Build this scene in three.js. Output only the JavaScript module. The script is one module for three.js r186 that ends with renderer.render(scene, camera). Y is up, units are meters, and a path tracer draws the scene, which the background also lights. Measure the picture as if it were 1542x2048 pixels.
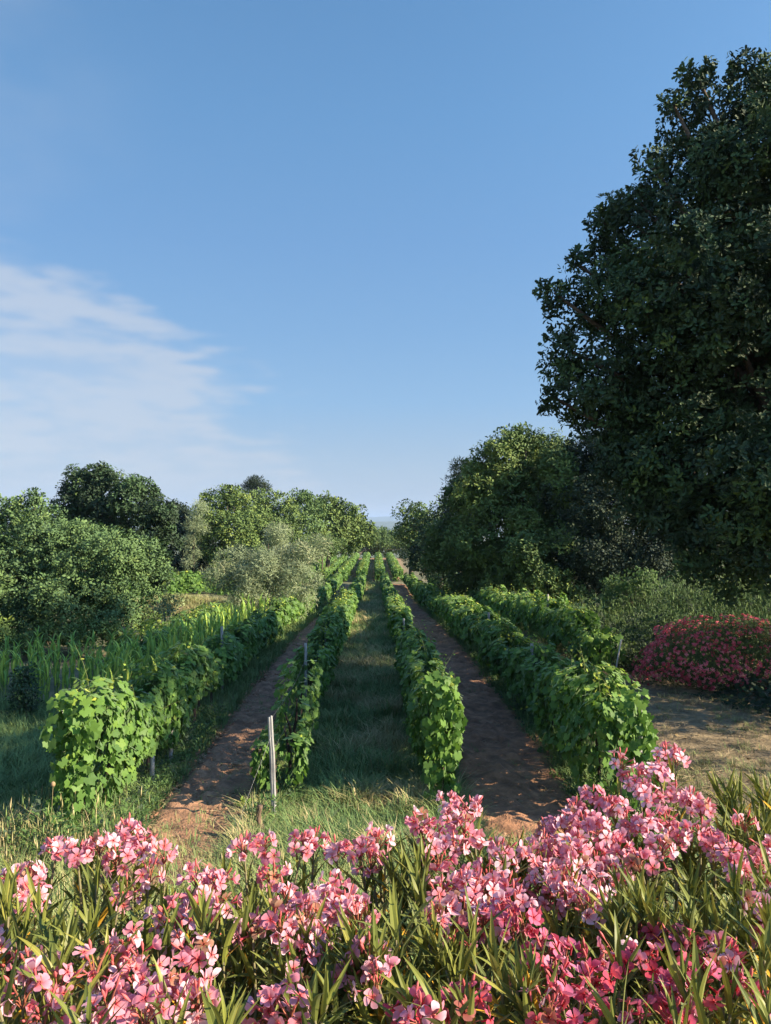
import * as THREE from 'three';
import { mergeGeometries } from 'three/addons/utils/BufferGeometryUtils.js';

// ---------------------------------------------------------------- camera, sky, sun, exposure
const scene = new THREE.Scene();
const EYE = 4, FOCAL = 1540, PITCH = 0.0169;
const camera = new THREE.PerspectiveCamera(2 * Math.atan(1024 / FOCAL) * 180 / Math.PI, 1542 / 2048, 0.05, 40000);
camera.position.set(0, EYE, 0);
camera.rotation.set(PITCH, 0, 0);
const renderer = new THREE.WebGLRenderer({ antialias: true });
renderer.setSize(771, 1024);
renderer.toneMapping = THREE.LinearToneMapping;
renderer.toneMappingExposure = 2.7;
renderer.shadowMap.enabled = true;

const SUN_AZ = 15 * Math.PI / 180, SUN_EL = 29 * Math.PI / 180;           // to the right and somewhat behind the viewer
const SUN = new THREE.Vector3(Math.cos(SUN_AZ) * Math.cos(SUN_EL), Math.sin(SUN_EL), Math.sin(SUN_AZ) * Math.cos(SUN_EL));
const sun = new THREE.DirectionalLight(0xffffff, 5);
sun.color.setRGB(1, 0.83, 0.58);
sun.position.copy(SUN).multiplyScalar(120);
sun.castShadow = true;
Object.assign(sun.shadow.camera, { left: -70, right: 70, top: 50, bottom: -50, near: 1, far: 300 });
sun.shadow.mapSize.set(4096, 4096);
scene.add(sun, sun.target);
scene.fog = new THREE.FogExp2(new THREE.Color().setRGB(0.45, 0.64, 0.95), 0.00011);

// ---------------------------------------------------------------- chance and noise
function rng(seed) { let s = seed >>> 0; return () => { s = (s + 0x6d2b79f5) | 0; let t = Math.imul(s ^ (s >>> 15), 1 | s); t = (t + Math.imul(t ^ (t >>> 7), 61 | t)) ^ t; return ((t ^ (t >>> 14)) >>> 0) / 4294967296; }; }
let R = rng(7);
const rr = (a, b) => a + (b - a) * R();
function hash(x, y, z) { let h = Math.imul(x, 374761393) ^ Math.imul(y, 668265263) ^ Math.imul(z, 1274126177); h = Math.imul(h ^ (h >>> 13), 1274126177); h ^= h >>> 16; return (h >>> 0) / 4294967296; }
function noise(x, y, z = 0) {
  const i = Math.floor(x), j = Math.floor(y), k = Math.floor(z); let a = x - i, b = y - j, c = z - k;
  a = a * a * (3 - 2 * a); b = b * b * (3 - 2 * b); c = c * c * (3 - 2 * c);
  const l = (p, q, t) => p + (q - p) * t;
  return l(l(l(hash(i, j, k), hash(i + 1, j, k), a), l(hash(i, j + 1, k), hash(i + 1, j + 1, k), a), b), l(l(hash(i, j, k + 1), hash(i + 1, j, k + 1), a), l(hash(i, j + 1, k + 1), hash(i + 1, j + 1, k + 1), a), b), c);
}
const fbm = (x, y, z = 0, o = 4) => { let s = 0, a = 0.5, t = 0; for (let i = 0; i < o; i++) { s += a * noise(x, y, z); t += a; a *= 0.5; x *= 2.03; y *= 2.03; z *= 2.03; } return s / t; };
const sm = (a, b, x) => { const t = Math.min(1, Math.max(0, (x - a) / (b - a))); return t * t * (3 - 2 * t); };
const mix = (a, b, t) => a + (b - a) * t;

// ---------------------------------------------------------------- sky: clear evening blue, thin cirrus bank low in the west
{
  const W = 2048, Hh = 1024, data = new Float32Array(W * Hh * 4), lin = (v) => { v /= 255; return v <= 0.04045 ? v / 12.92 : Math.pow((v + 0.055) / 1.055, 2.4); };
  const stops = [[-90, [86, 96, 92]], [-4, [120, 138, 150]], [-0.5, [184, 198, 214]], [1.2, [190, 204, 220]], [4, [180, 203, 225]], [9, [152, 193, 232]], [14, [136, 181, 227]], [20, [123, 170, 221]], [28, [110, 160, 212]], [36, [99, 148, 200]], [55, [84, 134, 195]], [90, [70, 118, 182]]];
  for (let j = 0; j < Hh; j++) {
    const el = ((j + 0.5) / Hh - 0.5) * 180, e = el * Math.PI / 180;
    let k = 0; while (k < stops.length - 2 && el > stops[k + 1][0]) k++;
    const t = Math.min(1, Math.max(0, (el - stops[k][0]) / (stops[k + 1][0] - stops[k][0])));
    for (let i = 0; i < W; i++) {
      const a = ((i + 0.5) / W - 0.5) * 2 * Math.PI, x = Math.cos(e) * Math.cos(a), y = Math.sin(e), z = Math.cos(e) * Math.sin(a);
      const c = [0, 1, 2].map((q) => lin(mix(stops[k][1][q], stops[k + 1][1][q], t)));
      const az = Math.atan2(x, -z) * 180 / Math.PI;                                   // 0 ahead, negative to the left
      if (el > -1) {
        // a bank that begins left of the view's middle and goes on round the west, ragged, with wisps
        const wob = (fbm(az * 0.11 + 40, el * 0.33, 3, 5) - 0.5), fine = fbm(az * 0.42 + el * 0.5, el * 2.1 - az * 0.12, 9, 5) - 0.5;
        const E = [[-2, 0], [2.5, -3], [5, -5.5], [6.5, -9.5], [7.6, -10], [8.6, -11.5], [9.6, -9], [10.6, -9.5], [11.5, -12], [13, -15], [15, -18.5], [17, -23], [19, -33], [24, -60], [40, -150]];
        let q = 0; while (q < E.length - 2 && el > E[q + 1][0]) q++;
        const edge = mix(E[q][1], E[q + 1][1], Math.min(1, (el - E[q][0]) / (E[q + 1][0] - E[q][0])));   // where the bank begins at this height
        let d = sm(-2.6, 5.5, edge - az + wob * 9 + fine * 9) * (0.45 + 0.55 * sm(-0.28, 0.2, fine + wob * 0.6)) * sm(24, 16, el + wob * 6);
        d *= 1 - 0.55 * sm(0.08, 0.2, fbm(az * 0.12 + 7, el * 0.55, 21, 4) - 0.47) * sm(16, 22, -az);
        d *= 1 - 0.45 * sm(6, 1, el);
        const high = sm(0.52, 0.8, fbm(az * 0.06 + 3, el * 0.12, 31, 5)) * sm(6, 14, el) * sm(20, 40, -az + el * 0.2) * 0.3;
        const far = sm(0.5, 0.72, fbm(az * 0.05, el * 0.4, 51, 5)) * sm(8, 3, el) * 0.25;
        const f = Math.min(0.75, 0.62 * d + high + far), white = [lin(212), lin(219), lin(230)];
        for (let q = 0; q < 3; q++) c[q] = mix(c[q], white[q], f);
      }
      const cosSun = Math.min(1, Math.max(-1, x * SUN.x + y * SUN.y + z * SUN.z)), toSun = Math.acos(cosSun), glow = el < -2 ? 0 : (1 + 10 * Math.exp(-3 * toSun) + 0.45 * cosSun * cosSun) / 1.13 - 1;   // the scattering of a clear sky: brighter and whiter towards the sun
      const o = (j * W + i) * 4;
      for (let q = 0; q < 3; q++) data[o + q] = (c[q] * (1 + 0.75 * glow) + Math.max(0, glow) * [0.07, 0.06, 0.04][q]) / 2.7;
      data[o + 3] = 1;
    }
  }
  const sky = new THREE.DataTexture(data, W, Hh, THREE.RGBAFormat, THREE.FloatType);
  sky.mapping = THREE.EquirectangularReflectionMapping; sky.magFilter = THREE.LinearFilter; sky.minFilter = THREE.LinearFilter; sky.wrapS = THREE.RepeatWrapping; sky.needsUpdate = true;
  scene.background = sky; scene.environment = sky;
}

// ---------------------------------------------------------------- helpers
const used = {};
const numbered = (n) => { const k = used[n] = (used[n] ?? -1) + 1; return k ? n + '_' + String(k).padStart(3, '0') : n; };
function tag(o, label, category, group) { o.userData.label = label; o.userData.category = category; if (group) o.userData.group = group; return o; }
function thing(name, label, category, [x, y, z] = [0, 0, 0], group) { const o = new THREE.Group(); o.name = numbered(name); o.position.set(x, y, z); scene.add(o); return tag(o, label, category, group); }
function part(name, geo, mat, parent) { const m = new THREE.Mesh(geo, mat); m.name = name; parent.add(m); return m; }
function ground(name, geo, mat, kind = 'structure') { const m = new THREE.Mesh(geo, mat); m.name = numbered(name); m.userData.kind = kind; scene.add(m); return m; }
function at(px, py, d) {                                   // where the thing seen at a pixel of the photograph stands, d metres ahead
  const x = (px - 771) / FOCAL, y = -(py - 1024) / FOCAL, c = Math.cos(PITCH), s = Math.sin(PITCH), Y = y * c + s, Z = y * s - c, k = -d / Z;
  return [x * k, EYE + Y * k, -d];
}
const V = (x, y, z) => new THREE.Vector3(x, y, z);
function geom(pos, idx, col, uv) {
  const g = new THREE.BufferGeometry(); g.setAttribute('position', new THREE.Float32BufferAttribute(pos, 3)); if (idx) g.setIndex(idx);
  if (col) g.setAttribute('color', new THREE.Float32BufferAttribute(col, 3)); if (uv) g.setAttribute('uv', new THREE.Float32BufferAttribute(uv, 2)); g.computeVertexNormals(); return g;
}
function tube(points, radii, sides = 6, n = points.length * 3, rough = 0, cap = true) {
  const curve = new THREE.CatmullRomCurve3(points.map((p) => V(...p))), fr = curve.computeFrenetFrames(n, false), pos = [], idx = [], uv = [], len = curve.getLength();
  for (let i = 0; i <= n; i++) {
    const t = i / n, p = curve.getPoint(t), q = t * (radii.length - 1), k = Math.min(radii.length - 2, Math.floor(q)), r = radii.length > 1 ? mix(radii[k], radii[k + 1], q - k) : radii[0];
    for (let j = 0; j <= sides; j++) {
      const a = j / sides * 2 * Math.PI, w = r * (1 + rough * (noise(Math.cos(a) * 2 + 5, Math.sin(a) * 2, t * len * 3) - 0.5)), N = fr.normals[i], B = fr.binormals[i];
      pos.push(p.x + w * (Math.cos(a) * N.x + Math.sin(a) * B.x), p.y + w * (Math.cos(a) * N.y + Math.sin(a) * B.y), p.z + w * (Math.cos(a) * N.z + Math.sin(a) * B.z));
      uv.push(j / sides, t * len);
    }
  }
  for (let i = 0; i < n; i++) for (let j = 0; j < sides; j++) { const a = i * (sides + 1) + j, b = a + sides + 1; idx.push(a, a + 1, b, b, a + 1, b + 1); }
  if (cap) for (const [row, flip] of [[0, 0], [n, 1]]) { const c = pos.length / 3, P = curve.getPoint(row / n); pos.push(P.x, P.y, P.z); uv.push(0.5, 0); for (let j = 0; j < sides; j++) { const a = row * (sides + 1) + j; flip ? idx.push(a, a + 1, c) : idx.push(a + 1, a, c); } }
  return geom(pos, idx, null, uv);
}
// many placed copies of one small shape
class Bunch {
  constructor() { this.m = []; this.k = []; }
  get n() { return this.k.length; }
  push(px, py, pz, nx, ny, nz, tx, ty, tz, s, k, sx = 1) {
    let l = Math.hypot(nx, ny, nz) || 1; nx /= l; ny /= l; nz /= l;
    let q = tx * nx + ty * ny + tz * nz; tx -= q * nx; ty -= q * ny; tz -= q * nz; l = Math.hypot(tx, ty, tz); if (l < 1e-4) { tx = ny; ty = -nx; tz = 0; l = Math.hypot(tx, ty, tz); if (l < 1e-4) { tx = 1; l = 1; } } tx /= l; ty /= l; tz /= l;
    const bx = ty * nz - tz * ny, by = tz * nx - tx * nz, bz = tx * ny - ty * nx, w = s * sx;
    this.m.push(bx * w, by * w, bz * w, 0, tx * s, ty * s, tz * s, 0, nx * s, ny * s, nz * s, 0, px, py, pz, 1); this.k.push(k);
  }
  instanced(name, geo, mat, palette, parent, kind = 'stuff', from = 0, order = null) {
    const n = this.n - from; if (n <= 0) return null;
    const im = new THREE.InstancedMesh(geo, mat, n), c = new THREE.Color();
    for (let i = 0; i < n; i++) {
      const o = order ? order[i + from] : i + from;
      for (let q = 0; q < 16; q++) im.instanceMatrix.array[i * 16 + q] = this.m[o * 16 + q];
      im.setColorAt(i, c.setRGB(...palette[this.k[o]]));
    }
    im.name = parent === scene ? numbered(name) : name; if (kind) im.userData.kind = kind; parent.add(im); return im;
  }
  // the ones that show largest become parts of their own, the rest one part
  split(one, rest, geo, mats, mat, palette, parent, most = 300) {
    const p = parent.position, key = (i) => Math.hypot(this.m[i * 16 + 12] + p.x, this.m[i * 16 + 13] + p.y - EYE, this.m[i * 16 + 14] + p.z) / Math.hypot(this.m[i * 16 + 4], this.m[i * 16 + 5], this.m[i * 16 + 6]);
    const ks = Float32Array.from({ length: this.n }, (_, i) => key(i)), order = [...ks.keys()].sort((a, b) => ks[a] - ks[b]);
    const M = new THREE.Matrix4();
    for (let i = 0; i < Math.min(most, this.n); i++) { const o = order[i], m = part(one, geo, mats[this.k[o]], parent); M.fromArray(this.m, o * 16); M.decompose(m.position, m.quaternion, m.scale); }
    return this.instanced(rest, geo, mat, palette, parent, 'stuff', Math.min(most, this.n), order);
  }
}
const brighter = (pal, k, g = 1) => pal.map(([r, gg, b]) => [r * k, gg * k * g, b * k]);
const leafMat = (extra = {}) => new THREE.MeshPhysicalMaterial({ color: 0xffffff, roughness: 0.9, transmission: 0.38, thickness: 0, side: THREE.DoubleSide, clearcoat: 0.18, clearcoatRoughness: 0.42, specularIntensity: 0.4, ...extra });
const tinted = (base, pal) => pal.map((c) => { const m = base.clone(); m.color.setRGB(...c); return m; });
const plain = (r, g, b, rough = 0.9, extra = {}) => { const m = new THREE.MeshStandardMaterial({ roughness: rough, ...extra }); m.color.setRGB(r, g, b); return m; };
function grain(size, f, seed, lo, hi, stretch = 1) {      // a tile of grain; repeats without a seam
  const d = new Uint8Array(size * size * 4), G = (x, y, p, s) => { const i = Math.floor(x), j = Math.floor(y); let a = x - i, b = y - j; a = a * a * (3 - 2 * a); b = b * b * (3 - 2 * b); const h = (u, v) => hash(((u % p) + p) % p, ((v % p) + p) % p, s); return mix(mix(h(i, j), h(i + 1, j), a), mix(h(i, j + 1), h(i + 1, j + 1), a), b); };
  for (let y = 0; y < size; y++) for (let x = 0; x < size; x++) {
    let s = 0, w = 0, amp = 1, p = f; for (let o = 0; o < 5; o++) { s += amp * G(x / size * p, y / size * p * stretch, p, seed + o); w += amp; amp *= 0.72; p *= 2; }
    const v = mix(lo, hi, Math.pow(Math.min(1, Math.max(0, (s / w - 0.25) * 2)), 1.1)) * 255, q = (y * size + x) * 4; d[q] = d[q + 1] = d[q + 2] = v; d[q + 3] = 255;
  }
  const t = new THREE.DataTexture(d, size, size); t.wrapS = t.wrapT = THREE.RepeatWrapping; t.magFilter = THREE.LinearFilter; t.minFilter = THREE.LinearFilter; t.needsUpdate = true; return t;
}
const soilGrain = grain(512, 6, 11, 0.45, 1), barkGrain = grain(256, 8, 31, 0.45, 1);
const bark = plain(0.13, 0.1, 0.075, 0.95, { map: barkGrain, bumpMap: barkGrain, bumpScale: 0.02 });
const vineBark = plain(0.075, 0.052, 0.04, 0.95, { map: barkGrain, bumpMap: barkGrain, bumpScale: 0.006 });
const greyWood = plain(0.42, 0.42, 0.41, 0.85, { map: barkGrain, bumpMap: barkGrain, bumpScale: 0.003 });
const steel = plain(0.5, 0.51, 0.52, 0.45, { metalness: 0.6 });
const wireMat = plain(0.22, 0.22, 0.22, 0.5, { metalness: 0.7 });

// ---------------------------------------------------------------- terrain
const PROFILE = [[-400, 2.4], [-2, 2.4], [0, 2.3], [2, 1.9], [4, 1.35], [6, 0.75], [8, 0.25], [9.4, 0.03], [11, 0], [18, 0], [25, -0.12], [33, -0.4], [45, -1.1], [58, -1.7], [70, -2], [100, -2.25], [134, -2.4], [165, -2.7], [200, -6], [300, -20], [600, -45], [1500, -60], [30000, -60]];
function prof(d) { let k = 0; while (k < PROFILE.length - 2 && d > PROFILE[k + 1][0]) k++; const [a, p] = PROFILE[k], [b, q] = PROFILE[k + 1]; return p + (q - p) * Math.min(1, Math.max(0, (d - a) / (b - a))); }
function H(x, z) {
  const d = -z, w = 0.5 + Math.abs(d) * 0.07;
  let y = (prof(d - w) + 2 * prof(d) + prof(d + w)) / 4;
  const local = sm(230, 120, d);
  y += local * (0.3 * sm(2.2, 5.5, x) * sm(6, 11, d) * sm(60, 30, d) - 0.42 * sm(-4.6, -7.5, x) * sm(11, 17, d));
  y += 1.5 * Math.exp(-Math.pow((x - 11.5) / 4.6, 2) - Math.pow((z + 25.5) / 3.4, 2));                 // the bank under the oak
  y += 0.95 * Math.exp(-Math.pow((x + 12.5) / 4, 2) - Math.pow((z + 47) / 3.5, 2)) + 1.1 * sm(-7, -13, x) * sm(46, 56, d) * local;   // the terrace on the left
  y += local * (0.09 * (fbm(x * 0.5, z * 0.5, 2, 3) - 0.5) + 0.05 * (noise(x * 2.2, z * 2.2, 8) - 0.5));
  if (Math.abs(x) > 60 || d > 200) y += (fbm(x * 0.003, z * 0.003, 5, 4) - 0.5) * 30 * sm(60, 500, Math.max(Math.abs(x), d - 200));
  return y;
}
const rowX = (x0, z) => x0 + 0.013 * (z + 11);
const L0 = -7.3, L1 = -3.75, L2 = -1.5, C0 = 0.77, R1 = 3.14, R2 = 5.35;
const SOIL = [0.275, 0.15, 0.088], GRASSY = [0.085, 0.09, 0.045], STRAW = [0.26, 0.2, 0.115], SAND = [0.19, 0.145, 0.085], FIELD = [0.12, 0.14, 0.06];
function groundColour(x, z) {
  const d = -z, n = fbm(x * 0.7, z * 0.7, 14, 4), m = fbm(x * 0.15, z * 0.15, 24, 3);
  let c = GRASSY.slice();
  const to = (k, t) => { t = Math.min(1, Math.max(0, t)); for (let q = 0; q < 3; q++) c[q] = mix(c[q], k[q], t); };
  to(STRAW, sm(0.5, 0.75, n) * 0.5);
  if (d < 9.5) to(STRAW, 0.55 + (n - 0.5));
  const far = sm(82, 90, d) * sm(165, 150, d) * sm(7.5, 5.5, Math.abs(x + 3.8));
  to(SOIL, far * sm(0.3, 0.6, n) * 0.9); to(STRAW, far * sm(0.55, 0.7, m) * 0.8);
  to(STRAW, sm(0.62, 0.8, Math.exp(-Math.pow((x + 12) / 6, 2) - Math.pow((z + 46) / 4.5, 2))) * 1.2);
  if (d > 170) to(FIELD, 0.9); else if (Math.abs(x + 2) > 10) to(FIELD, 0.6 * sm(10, 14, Math.abs(x + 2)));
  return c.map((v) => v * (0.8 + 0.5 * n) * 1.35);
}
function sheet(xs, zs, colour, lift = 0, uvs = 1.2) {
  const pos = [], col = [], uv = [], idx = [], nx = xs.length;
  zs.forEach((z, j) => xs.forEach((x, i) => { const [X, Z, up] = typeof x === 'function' ? x(z) : [x, z, 0]; pos.push(X, H(X, Z) + lift + (up || 0), Z); col.push(...colour(X, Z)); uv.push(X / uvs, Z / uvs); if (i && j) { const a = (j - 1) * nx + i - 1; idx.push(a, a + 1, a + nx, a + 1, a + nx + 1, a + nx); } }));
  return geom(pos, idx, col, uv);
}
const soilMat = new THREE.MeshStandardMaterial({ vertexColors: true, roughness: 0.98, map: soilGrain, bumpMap: soilGrain, bumpScale: 0.05 });
{
  const axis = (fine, step, edge, grow, stop) => { const a = []; for (let v = 0; v < fine; v += step) a.push(v); let v = fine, s = step; while (v < stop) { a.push(v); s *= grow; v += s; } a.push(stop); return a; };
  const px = axis(15, 0.22, 0, 1.1, 16000), xs = [...px.slice(1).reverse().map((v) => -v), ...px];
  const ahead = axis(34, 0.22, 0, 1.035, 16000).map((v) => -v), back = axis(4, 0.5, 0, 1.35, 400).slice(1).reverse();
  ground('ground', sheet(xs, [...back, ...ahead], groundColour), soilMat);
}
// bare tilled strips between the rows, a worn track on the right
function strip(name, a, b, z0, z1, colour, step = 0.14, clod = 0.075) {
  const N = Math.max(10, Math.round((b(z0) - a(z0)) / step)), xs = [];
  for (let i = 0; i <= N; i++) xs.push((z) => { const t = i / N, e = Math.min(t, 1 - t) * 2, x = mix(a(z) + 0.3 * (fbm(z * 0.8, 3) - 0.5), b(z) + 0.3 * (fbm(z * 0.8, 9) - 0.5), t), up = -0.02 + sm(0, 0.22, e) * (0.035 + clod * 0.55 * fbm(x * 1.6, z * 2.6, 4, 3) + clod * 0.55 * Math.pow(noise(x * 6, z * 6, 17), 2) + clod * 0.75 * Math.pow(noise(x * 13, z * 13, 18), 3)); return [x, z, up]; });
  const zs = []; for (let z = z0; z > z1; z -= step * (1 + (z0 - z) / 25)) zs.push(z); zs.push(z1);
  return ground(name, sheet(xs, zs, colour), soilMat);
}
const soilTone = (base) => (x, z) => { const n = fbm(x * 1.6, z * 1.6, 44, 4), m = fbm(x * 0.4, z * 0.4, 54, 3); return base.map((v, q) => (v * (0.55 + 0.5 * n + 0.75 * Math.pow(noise(x * 9, z * 9, 64), 1.6) * (0.4 + noise(x * 21, z * 21, 65))) + (STRAW[q] * 1.2 - v) * sm(0.5, 0.75, m) * 0.45) * 1.2); };
strip('dirt_path', (z) => rowX(L1, z) + 0.55, (z) => rowX(L2, z) - 0.22, -7.5, -78, soilTone(SOIL), 0.1, 0.11);
strip('dirt_path', (z) => rowX(C0, z) + 0.26, (z) => rowX(R1, z) - 0.2, -7.8, -78, soilTone([0.27, 0.135, 0.074]), 0.09, 0.12);
strip('sandy_track', (z) => 3.75 + 0.03 * (z + 11), (z) => mix(9.4, 6.3, sm(-13, -22, z)), -8.2, -24, soilTone(SAND), 0.2, 0.02);

// ---------------------------------------------------------------- distant hills beyond the valley
function hills(name, dist, base, amp, seed, colour) {
  const pos = [], idx = [], n = 150, rows = 9;
  for (let j = 0; j < rows; j++) for (let i = 0; i <= n; i++) {
    const x = mix(-dist * 1.1, dist * 1.1, i / n), t = j / (rows - 1), u = Math.sin(Math.PI * Math.min(1, t * 1.02)), h = base + amp * (fbm(x / dist * 7 + seed, 2, seed, 5) - 0.45) * 2;
    pos.push(x, -60 + (h + 60) * u * (0.9 + 0.1 * noise(i * 0.6, j * 0.9, seed)), -dist + (0.5 - t) * dist * 0.35);
  }
  for (let j = 0; j < rows - 1; j++) for (let i = 0; i < n; i++) { const a = j * (n + 1) + i, b = a + n + 1; idx.push(a, a + 1, b, a + 1, b + 1, b); }
  return ground(name, geom(pos, idx), plain(...colour, 1));
}
hills('hills', 5200, 26, 26, 4.3, [0.07, 0.09, 0.05]);
hills('hills', 9500, 120, 60, 8.6, [0.08, 0.1, 0.06]);

// ---------------------------------------------------------------- leaf shapes
function vineLeaf() {                                     // five lobes, folded at the midrib, tip along +y
  const o = [[0, 1], [24, 0.7], [50, 0.92], [80, 0.66], [112, 0.78], [150, 0.5]], pts = [];
  for (let i = o.length - 1; i > 0; i--) pts.push([-o[i][0], o[i][1]]); for (const p of o) pts.push(p);
  const pos = [0, 0, 0], idx = [];
  pts.forEach(([a, r], i) => { const t = a * Math.PI / 180, x = Math.sin(t) * r, y = Math.cos(t) * r; pos.push(x, y, 0.16 * Math.abs(x) - 0.3 * r * r * (0.5 + 0.5 * Math.cos(t)) - 0.12 * x * x + 0.05 * (i % 2 ? 1 : -1)); if (i) idx.push(0, i + 1, i); });
  return geom(pos.map((v, i) => (i % 3 === 1 ? v + 0.35 : v)), idx);
}
function narrowLeaf(len, wid, bend, segs, across, twist = 0) {    // base at the origin, tip along +y, upper face +z; the midrib is paler
  const pos = [], col = [], idx = [], row = across.length;
  for (let i = 0; i <= segs; i++) {
    const t = i / segs, w = wid * Math.pow(Math.sin(Math.PI * Math.pow(Math.min(0.985, t * 0.96 + 0.025), 0.72)), 0.9), a = bend * t, y = bend ? Math.sin(a) / bend * len : t * len, z = bend ? -(1 - Math.cos(a)) / bend * len : 0, tw = twist * t;
    for (const u of across) { const lx = u * w, lz = Math.abs(u) * w * 0.28; pos.push(lx * Math.cos(tw) - lz * Math.sin(tw), y - lz * Math.sin(a) * 0.3, z + lx * Math.sin(tw) + lz * Math.cos(tw)); const m = u === 0 ? 1.9 : 1; col.push(m, m * 0.96, m * 0.9); }
  }
  for (let i = 0; i < segs; i++) for (let j = 0; j < row - 1; j++) { const a = i * row + j, b = a + row; idx.push(a, a + 1, b, a + 1, b + 1, b); }
  return geom(pos, idx, col);
}
function treeLeaf(kind) {
  if (kind === 'oak') { const P = [[0.05, 0], [0.2, 0.25], [0.12, 0.38], [0.3, 0.55], [0.18, 0.68], [0.24, 0.85], [0, 1]], pos = [0, 0, 0], idx = []; for (const [x, y] of P) pos.push(x, y, 0.25 * x - 0.2 * y * y); for (const [x, y] of P) pos.push(-x, y, 0.25 * x - 0.2 * y * y); for (let i = 1; i < P.length; i++) idx.push(0, i, i + 1, 0, i + 1 + P.length, i + P.length); return geom(pos, idx); }
  if (kind === 'narrow') return geom([0, 0, 0, 0.09, 0.4, 0.02, -0.09, 0.4, 0.02, 0, 1, -0.15], [0, 1, 2, 1, 3, 2]);
  return geom([0, 0, 0, 0.3, 0.35, 0.06, -0.3, 0.35, 0.06, 0.24, 0.72, 0, -0.24, 0.72, 0, 0, 1, -0.1], [0, 1, 2, 1, 3, 4, 1, 4, 2, 3, 5, 4]);
}
function sprig(kind, n, len, spread, seed) {              // leaves round a short twig that points along +z
  const r = rng(seed), leaf = treeLeaf(kind), out = [], M = new THREE.Matrix4();
  for (let i = 0; i < n; i++) {
    const g = leaf.clone(), s = len * (0.7 + 0.6 * r()), a = i * 2.4 + r(), tilt = 0.5 + 0.9 * r(), z = (r() - 0.35) * spread;
    const t = V(Math.cos(a) * Math.sin(tilt), Math.sin(a) * Math.sin(tilt), Math.cos(tilt)).normalize(), nrm = V(-Math.cos(a) * Math.cos(tilt), -Math.sin(a) * Math.cos(tilt), Math.sin(tilt)).multiplyScalar(1).add(V(r() - 0.5, r() - 0.5, r() - 0.5).multiplyScalar(0.7)).normalize();
    const x = V().crossVectors(t, nrm).normalize(), nn = V().crossVectors(x, t);
    M.makeBasis(x.multiplyScalar(s), t.clone().multiplyScalar(s), nn.multiplyScalar(s)).setPosition(t.x * spread * 0.35 + (r() - 0.5) * spread, t.y * spread * 0.35 + (r() - 0.5) * spread, z);
    out.push(g.applyMatrix4(M));
  }
  return mergeGeometries(out);
}
const LEAF = vineLeaf();
const SPRIG = { oak: sprig('oak', 9, 0.125, 0.2, 3), round: sprig('round', 10, 0.09, 0.2, 5), narrow: sprig('narrow', 12, 0.13, 0.22, 9) };
const SPRIG_AREA = { oak: 9 * 0.0045, round: 10 * 0.0034, narrow: 12 * 0.0014 };

// ---------------------------------------------------------------- trees and shrubs
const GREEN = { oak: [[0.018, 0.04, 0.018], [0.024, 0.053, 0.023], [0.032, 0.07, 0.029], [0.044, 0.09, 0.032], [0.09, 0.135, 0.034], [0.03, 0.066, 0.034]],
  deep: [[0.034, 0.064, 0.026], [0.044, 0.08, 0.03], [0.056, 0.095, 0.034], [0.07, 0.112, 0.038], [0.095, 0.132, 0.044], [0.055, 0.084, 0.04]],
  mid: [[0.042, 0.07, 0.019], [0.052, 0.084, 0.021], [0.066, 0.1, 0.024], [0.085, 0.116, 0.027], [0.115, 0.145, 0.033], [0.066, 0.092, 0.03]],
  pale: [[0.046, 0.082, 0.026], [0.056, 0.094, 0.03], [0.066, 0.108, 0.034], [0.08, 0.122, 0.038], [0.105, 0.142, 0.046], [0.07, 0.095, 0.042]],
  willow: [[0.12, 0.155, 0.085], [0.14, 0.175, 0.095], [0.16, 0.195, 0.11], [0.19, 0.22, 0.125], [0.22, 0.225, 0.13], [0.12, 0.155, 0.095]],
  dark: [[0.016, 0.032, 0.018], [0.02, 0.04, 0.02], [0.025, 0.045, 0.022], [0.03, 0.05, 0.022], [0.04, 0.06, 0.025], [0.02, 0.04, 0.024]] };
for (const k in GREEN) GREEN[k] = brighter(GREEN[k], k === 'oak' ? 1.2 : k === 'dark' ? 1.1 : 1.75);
const treeMat = plain(0.8, 0.86, 0.7, 0.75), herbMat = leafMat({ clearcoat: 0 });   // tree leaves are thick and nearly opaque
function dir() { const z = rr(-1, 1), a = rr(0, 2 * Math.PI), s = Math.sqrt(1 - z * z); return [Math.cos(a) * s, z, Math.sin(a) * s]; }
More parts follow.
